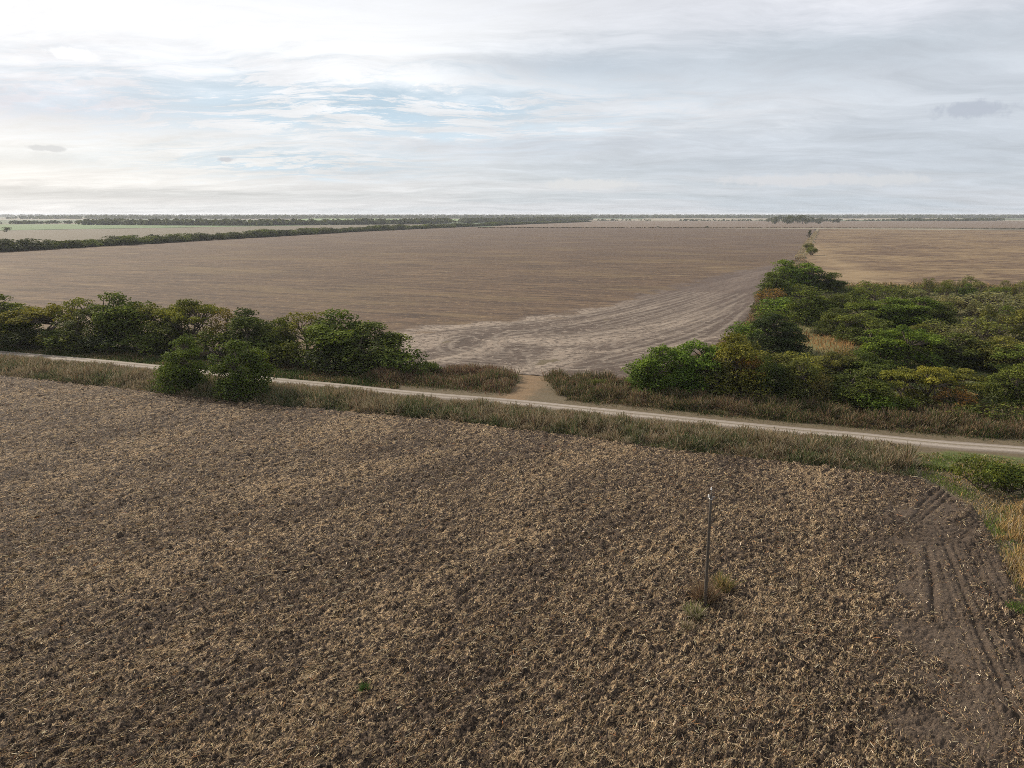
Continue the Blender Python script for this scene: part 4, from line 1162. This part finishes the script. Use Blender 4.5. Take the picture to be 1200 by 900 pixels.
# smaller bushes that fill the thicket
GF = 'small bushes filling the thicket'
import re
placed = [G(a[1], a[2]) for a in thicket]
def short(label):
    return re.split(r',| (?:at|over|in|behind|by|on|before|beside|right|between|tucked|low at|draped|standing|overlapping|just|along|touching|past|starting|second|topping|closing|rising|stepping|that|below|above|of|just) ', label)[0].replace(' crown second in the line', '')[:60]
CN = {K_GREY: 'grey green', K_OLV: 'olive', K_MID: 'mid green', K_DARK: 'dark green', K_BLK: 'blackish', K_BRIGHT: 'bright green'}
tries = 0
cnt = 0
fill_poly = GP([(760, 452), (850, 412), (880, 385), (892, 352), (990, 348), (1000, 342), (1260, 346), (1330, 480), (1200, 482), (1000, 472), (880, 464)])
lo_, hi_ = fill_poly.min(0), fill_poly.max(0)
while cnt < 95 and tries < 6000:
    tries += 1
    p = np.array([random.uniform(lo_[0], hi_[0]), random.uniform(lo_[1], hi_[1])])
    if not inside(p[:1], p[1:], fill_poly)[0]: continue
    if math.hypot((p[0] - clear_p[0]) / 5.5, (p[1] - clear_p[1]) / 9.5) < 1: continue
    if any(np.hypot(*(p - q)) < 2.6 for q in placed): continue
    placed.append(p); cnt += 1
    # back to a pixel for the plant() call
    zc_ = p[1] * math.cos(PITCH) + CAM_H * math.sin(PITCH)
    u = 600 + FPX * p[0] / zc_
    vb = 450 + FPX * (CAM_H * math.cos(PITCH) - p[1] * math.sin(PITCH)) / zc_
    far = u > 1060 and vb < 408
    kind = random.choice(['thin', 'open', 'dome', 'open'] if far else ['shrub', 'mound', 'shrub', 'thin'])
    ht = random.uniform(3.6, 6.2) if far else random.uniform(1.0, 2.4)
    colr = random.choice([K_GREY, K_OLV, K_GREY, K_MID] if far else [K_DARK, K_DARK, K_OLV, K_BLK, K_MID, K_BLK])
    s_ = FPX / zc_
    plant('thicket_bush', kind, u, vb, vb - ht * s_ * 0.95, random.uniform(2.6, 4.6) * s_, colr,
          CN[colr] + (' small tree' if kind in ('open', 'dome') else {'thin': ' half bare bush', 'shrub': ' round bush', 'mound': ' sprawling bush'}[kind]) + (', back corner, ' if far else ', ') + ('beside the ' if cnt % 2 else 'next to the ') + short(thicket[int(np.argmin([np.hypot(*(p - G(a_[1], a_[2]))) for a_ in thicket]))][6]), GF + (', back corner' if far else ''), 'bush')

# creeper covered fence stretch by the entrance, and the hedge at the field corner
plant('creeper_bush', 'mound', 703, 455, 444, 34, K_DARK, 'dark creeper mound on the fence line nearest the field entrance', 'creeper mounds on the fence line', 'bush')
plant('creeper_bush', 'mound', 728, 456, 447, 28, K_BLK, 'smaller dark creeper mound between the first one and the bright trees', 'creeper mounds on the fence line', 'bush')
plant('corner_bush', 'mound', 1150, 571, 540, 62, (0.078, 0.090, 0.022), 'yellow topped bush at the grassy field corner', 'bushes at the field corner', 'bush')
plant('corner_bush', 'shrub', 1180, 575, 543, 60, K_DARK, 'dark bush next to the yellow topped one at the field corner', 'bushes at the field corner', 'bush')
plant('corner_bush', 'shrub', 1216, 579, 544, 66, K_DARK, 'dark bush at the picture edge by the grassy field corner', 'bushes at the field corner', 'bush')

# --- distant single trees: one light mesh each
def far_proto(seed, tall=1.0, narrow=1.0):
    rg = np.random.default_rng(seed)
    cl = []
    for i in range(17):
        a = rg.uniform(0, 2 * np.pi); e = math.asin(rg.uniform(-0.95, 1.0)); f = rg.uniform(0.35, 0.95)
        cl.append((math.cos(a) * math.cos(e) * 3.4 * f * narrow, math.sin(a) * math.cos(e) * 3.4 * f * narrow, (3.2 + math.sin(e) * 3.1 * f) * tall, rg.uniform(1.0, 1.8) * max(narrow, .5), 0.8 * tall, rg.uniform(0.2, 0.8)))
    v, f, t = leaf_cloud(rg, np.array(cl), 0.75, 0.75)
    v[:, 2] = np.maximum(v[:, 2], 0.0)
    tv, tf = tube(np.array([[0, 0, -0.4], [0, 0.1, 2.0], [0.1, 0, 4.0 * tall]]), [0.3, 0.24, 0.12], 5)
    me = mesh_np('far_tree', np.concatenate([v, tv]), [f, tf + len(v)], {'tint': np.concatenate([t, np.zeros(len(tv))])})
    me.materials.append(m_leaf); me.materials.append(m_bark)
    mi = np.zeros(len(f) + len(tf), np.int32); mi[len(f):] = 1
    me.polygons.foreach_set('material_index', mi)
    return me
FAR = [far_proto(s) for s in (301, 302, 303, 304, 305)]
CYP = far_proto(310, 1.25, 0.42)

def far_tree(name, p, s, colr, label, group, cat='tree', me=None, sz=None):
    o = bpy.data.objects.new(name, me or random.choice(FAR))
    C.objects.link(o)
    o.location = (p[0], p[1], -0.3)
    o.rotation_euler = (0, 0, random.uniform(0, 6.28))
    o.scale = (s, s, sz or s)
    j = random.uniform(0.8, 1.2)
    o.color = (colr[0] * j, colr[1] * j, colr[2] * j, 1)
    return tag(o, label, cat, group)

K_FAR = (0.040, 0.052, 0.020)
hl = resample(hedge_l, 1.0)
cum = 0.0
i = 0
while i < len(hl):
    f = i / len(hl)
    for k in range(2):
        off = random.uniform(-3, 4) + 8 * k - 4
        jit = random.uniform(-4, 4)
        p = hl[min(len(hl) - 1, max(0, int(i + jit)))] - e2 * (off + 6)
        big = 0.75 + 0.30 * perlin(np.array([i / 45.0]), np.array([0.5]))[0] + random.uniform(-0.12, 0.22)
        far_tree('hedgerow_tree', p, max(0.9, big * 1.35) * random.uniform(1.4, 2.0), K_FAR if random.random() < 0.7 else K_MID,
                 'tree in the long dark hedgerow between the brown field and the tan field', 'trees in the long far hedgerow', sz=max(0.75, big * 1.2))
    i += random.uniform(8, 13) if f < 0.42 else random.uniform(14, 20)

# clump on the right of the far field, and lone things
for k in range(26):
    u = 901 + k * 3.3 + random.uniform(-2, 2)
    far_tree('copse_tree', G(u, random.uniform(259.5, 262.4)), random.uniform(2.1, 2.9) * (1.15 if 905 < u < 945 else 0.8), K_FAR,
             'tree in the dark copse on the far edge of the brown field', 'trees of the far copse')
far_tree('cypress', G(948, 279.5), 1.5, K_BLK, 'lone slender dark tree standing on the far field boundary', None, me=CYP, sz=1.1)
far_tree('lone_tree', G(8, 271.5), 1.5, K_FAR, 'lone round tree in the green field far off', None, sz=1.1)
far_tree('lone_bush', G(828, 266.8), 0.9, K_BLK, 'dark bush on the far boundary line of the brown field', 'lone bushes on the far boundary', 'bush', sz=0.5)
far_tree('lone_bush', G(771, 266.5), 0.7, K_BLK, 'smaller dark bush on the far boundary line, farther along', 'lone bushes on the far boundary', 'bush', sz=0.45)
far_tree('lone_bush', G(730, 257.4), 2.0, K_BLK, 'lone dark bush in the pale strip under the horizon', 'lone bushes on the far boundary', 'bush', sz=1.0)
far_tree('tall_tree', G(787, 255.3), 2.6, K_FAR, 'tallest far tree breaking the horizon line', None, sz=2.9)

# --- tree lines that read as one mass
def tree_line(name, pts, n, size, wid, label, colr, thin=1.0):
    rg = np.random.default_rng(len(name) + n)
    P = GP(pts)
    L = resample(P, 6.0)
    vs, ts = [], []
    idx = rg.random(n) * (len(L) - 1)
    gate = perlin(idx * 6.0 / 160.0, np.full(n, 1.7 + n * .01))
    idx = idx[gate > -0.55 * thin]
    for q in idx:
        c = L[int(q)] + (L[min(int(q) + 1, len(L) - 1)] - L[int(q)]) * (q - int(q)) + rg.normal(0, wid, 2)
        s = size * rg.uniform(0.55, 1.15)
        m = 11
        d = rg.normal(size=(m, 3)); d /= np.linalg.norm(d, axis=1)[:, None]
        ctr = np.array([c[0], c[1], s * 0.5]) + d * np.array([0.95, 0.95, 0.42]) * s
        nn = d + rg.normal(0, .4, (m, 3)); nn /= np.linalg.norm(nn, axis=1)[:, None]
        tt = np.cross(nn, rg.normal(size=(m, 3))); tt /= np.linalg.norm(tt, axis=1)[:, None]
        bb = np.cross(nn, tt)
        r = s * 0.42
        v = np.stack([ctr - tt * r, ctr - bb * r, ctr + tt * r, ctr + bb * r], 1).reshape(-1, 3)
        vs.append(v); ts.append(np.repeat(np.clip(rg.normal(0.5, 0.2, m), 0, 1), 4))
    v = np.concatenate(vs); v[:, 2] = np.clip(v[:, 2], -0.4, 27.5)
    me = mesh_np(name, v, np.arange(len(v)).reshape(-1, 4), {'tint': np.concatenate(ts)})
    o = obj(name, me, m_leaf)
    o.color = (*colr, 1)
    return tag(o, label, 'trees', kind='stuff')
tree_line('hedgerow_scrub', [(-140, 304), (0, 294.5), (160, 285.8), (300, 278.0), (420, 271.2), (560, 264.8), (690, 259.9)], 1500, 4.2, 2.5, 'low dark scrub joining the trees of the long far hedgerow', K_FAR, 3.0)
tree_line('second_hedgerow', [(100, 263.3), (300, 264.2), (480, 262.5), (560, 260.5), (640, 258.8), (690, 257.6)], 1000, 11, 8, 'dark second hedgerow behind the green field', K_FAR)
tree_line('thin_hedgerow', [(700, 258.6), (900, 258.8), (1060, 258.9), (1165, 258.6)], 260, 5.5, 5, 'thin dark hedgerow above the far brown field', K_FAR)
tree_line('wood_edge', [(1040, 258.6), (1120, 258.7), (1170, 258.5)], 150, 8, 12, 'darker wood edge at the end of the thin hedgerow', K_FAR)
tree_line('boundary_scrub', [(560, 266.9), (800, 267.1), (1000, 267.4), (1260, 268.0), (1500, 268.4)], 1900, 1.1, 0.9, 'low dark scrub line closing the brown and ochre fields', (0.06, 0.045, 0.03), 1.3)
tree_line('green_field_hedge', [(-200, 264.5), (60, 262), (200, 261)], 180, 7, 8, 'broken hedge behind the far green field', K_FAR, 0.4)
tree_line('woodland', [(-300, 256.4), (200, 256.3), (600, 255.6), (1000, 255.4), (1500, 255.2)], 2600, 15, 90, 'broken far woodland under the horizon', K_FAR, 0.7)
tree_line('far_woodland', [(-500, 254.0), (200, 253.8), (600, 253.5), (1000, 253.4), (1700, 253.2)], 4000, 17, 260, 'hazy woodland belt close to the horizon', K_FAR, 0.8)
tree_line('horizon_woodland', [(-800, 252.2), (200, 252.0), (600, 251.8), (1000, 251.8), (2000, 251.6)], 5500, 19, 700, 'bluish woodland on the horizon', K_FAR, 1.0)

# ------------------------------------------------------------------ power pole in the field
pb = G(826, 710)
dtop = ray(834, 567)
tt_ = pb[1] / dtop[1]
ptop = np.array([dtop[0] * tt_, pb[1], CAM_H + dtop[2] * tt_])
m_pole, nt, out = new_mat('weathered_pole')
pos = nt.n('ShaderNodeTexCoord').outputs['Object']
n1 = nt.noise(nt.mapping(pos, 0, (9, 9, 0.7)), 2.0, 5, 0.6)
finish(nt, out, nt.mix(n1, (0.035, 0.028, 0.022), (0.105, 0.088, 0.072)), 0.85, n1, 0.02)
m_porc, nt, out = new_mat('white_porcelain')
finish(nt, out, (0.78, 0.77, 0.74), 0.25, spec=0.5)
m_galv, nt, out = new_mat('galvanised_steel')
n1 = nt.noise(nt.n('ShaderNodeTexCoord').outputs['Object'], 12, 3)
finish(nt, out, nt.mix(n1, (0.32, 0.32, 0.31), (0.5, 0.5, 0.48)), 0.45, metal=0.7)
pole = bpy.data.objects.new('power_pole', None); C.objects.link(pole)
pole.location = (pb[0], pb[1], 0)
tag(pole, 'thin weathered power pole with white insulators, alone in the tilled field', 'pole')
lean = np.array([ptop[0] - pb[0], 0.0, ptop[2]]); Hp = np.linalg.norm(lean); ax = lean / Hp
def up(h, r, sides=14, off=(0, 0, 0)):
    hs_ = np.array(h)
    return tube(np.array(off)[None] + ax[None] * hs_[:, None], r, sides)
def cap(vf):
    v, f = vf
    return v, f
sh_v, sh_f = up([-0.5, 0.0, 1.5, 3.5, 5.5, Hp - 0.62, Hp - 0.60], [0.115, 0.11, 0.10, 0.09, 0.082, 0.075, 0.005])
obj('shaft', mesh_np('pole_shaft', sh_v, sh_f, smooth=True), m_pole, pole)
bnd = up([Hp - 0.98, Hp - 0.975, Hp - 0.90, Hp - 0.895], [0.078, 0.092, 0.092, 0.078])
obj('clamp_band', mesh_np('pole_band', *bnd), m_galv, pole)
pin = up([Hp - 0.65, Hp - 0.3], [0.018, 0.018], 8)
obj('pin', mesh_np('pole_pin', *pin), m_galv, pole)
def insulator(h, off, k=0.5):
    return up([h + k * q for q in (0, .01, .06, .09, .14, .18, .24, .30, .34, .345)], [k * q for q in (.02, .10, .11, .06, .10, .055, .085, .06, .045, .002)], 14, off)
obj('insulator', mesh_np('pole_insulator', *insulator(Hp - 0.36, (0, 0, 0)), smooth=True), m_porc, pole)
arm = tube(np.array([ax * (Hp - 0.84) + np.array([0.20, -0.03, 0.04]), ax * (Hp - 0.84), ax * (Hp - 0.84) + np.array([-0.17, -0.03, 0.0])]), [0.03, 0.035, 0.03], 6)
obj('cross_arm', mesh_np('pole_arm', *arm), m_galv, pole)
obj('insulator', mesh_np('pole_insulator_b', *insulator(Hp - 0.98 + 0.16, (-0.14, -0.03, 0)), smooth=True), m_porc, pole)

# tufts at its foot and one green weed in the open soil
def tuft(name, u, v, n, Rr, Hh, cols, wts, label, wd=0.035, lean=0.45):
    p = G(u, v)
    rg = np.random.default_rng(int(u * 3 + v))
    a = rg.uniform(0, 2 * np.pi, n); r = Rr * np.sqrt(rg.random(n))
    pts = np.stack([np.cos(a) * r, np.sin(a) * r], 1)
    h = Hh * (1 - 0.45 * (r / Rr) ** 2)
    me = blades(name, pts, h, wd, pick(rg, n, cols, wts), rg, lean, z0=0.0, bend=0.5)
    o = obj(name, me, m_blade); o.location = (p[0], p[1], -0.02)
    return tag(o, label, 'weed', 'weed tufts in the tilled field')
tuft('weed_tuft', 813, 722, 380, 0.48, 1.0, [(0.17, 0.185, 0.055), PALE, OLIVE], [3, 5, 0.6], 'pale green tuft in front of the power pole')
tuft('weed_tuft', 825, 704, 620, 0.55, 1.5, [DRY, RUST, PURP, GREY], [3, 2, 2, 1], 'tall brown dry weeds round the foot of the power pole')
tuft('weed_tuft', 806, 735, 160, 0.4, 0.6, [PALE, DRY, (0.15, 0.15, 0.05)], [3, 2, 1], 'thin pale tuft trailing in front of the pale green one near the pole')
tuft('weed_tuft', 847, 690, 420, 0.55, 1.1, [OLIVE, GOLD, DRY, (0.15, 0.145, 0.05)], [1, 1.5, 2, 3], 'olive and gold tuft behind the power pole')
tuft('weed_tuft', 427, 808, 150, 0.18, 0.45, [GREEN, (0.06, 0.11, 0.03)], [2, 3], 'small lone green weed in the bare tilled soil')
tuft('weed_tuft', 735, 520, 120, 0.3, 1.0, [PALE, GREY], [3, 1], 'pale dry stalk clump at the edge of the roadside weeds')
tuft('weed_tuft', 1195, 715, 300, 0.7, 0.5, [GREEN, (0.09, 0.13, 0.03)], [1, 2], 'fresh green grass tuft beside the golden grass')

# fence posts by the entrance
m_post, nt, out = new_mat('grey_wood_post')
n1 = nt.noise(nt.mapping(nt.n('ShaderNodeTexCoord').outputs['Object'], 0, (8, 8, 1)), 2.0, 4)
finish(nt, out, nt.mix(n1, (0.12, 0.09, 0.06), (0.26, 0.20, 0.14)), 0.9)
pv, pf = tube(np.array([[0, 0, -0.4], [0.01, 0, 0.6], [0.0, 0.01, 1.45], [0, 0, 1.50]]), [0.11, 0.10, 0.095, 0.01], 8)
pme = mesh_np('fence_post', pv, pf); pme.materials.append(m_post)
for u, v, lab in [(687, 445, 'wooden fence post nearest the field entrance'), (698, 446, 'second wooden fence post from the field entrance'), (708.5, 447, 'third wooden fence post from the field entrance'), (590, 440, 'wooden fence post across the entrance among brown weeds')]:
    o = bpy.data.objects.new('fence_post', pme); C.objects.link(o)
    p = G(u, v); o.location = (p[0], p[1], 0); o.rotation_euler = (random.uniform(-.04, .04), random.uniform(-.04, .04), random.random())
    tag(o, lab, 'fence post', 'fence posts by the entrance')

# ------------------------------------------------------------------ haze
m_haze, nt, out = new_mat('haze_air')
pvn = nt.n('ShaderNodeVolumePrincipled')
pvn.inputs['Color'].default_value = (0.86, 0.91, 1.0, 1)
pvn.inputs['Density'].default_value = 0.000065
pvn.inputs['Anisotropy'].default_value = 0.2
nt.t.links.new(pvn.outputs[0], out.inputs['Volume'])
h = GR + 400; z0, z1 = -2.0, CAM_H + 6
hv = [(-h, -h, z0), (h, -h, z0), (h, h, z0), (-h, h, z0), (-h, -h, z1), (h, -h, z1), (h, h, z1), (-h, h, z1)]
hm = mesh_np('haze', np.array(hv, float), np.array([[3, 2, 1, 0], [4, 5, 6, 7], [0, 1, 5, 4], [1, 2, 6, 5], [2, 3, 7, 6], [3, 0, 4, 7]]))
tag(obj('haze', hm, m_haze), 'thin pale haze over the whole plain', 'haze', kind='stuff')
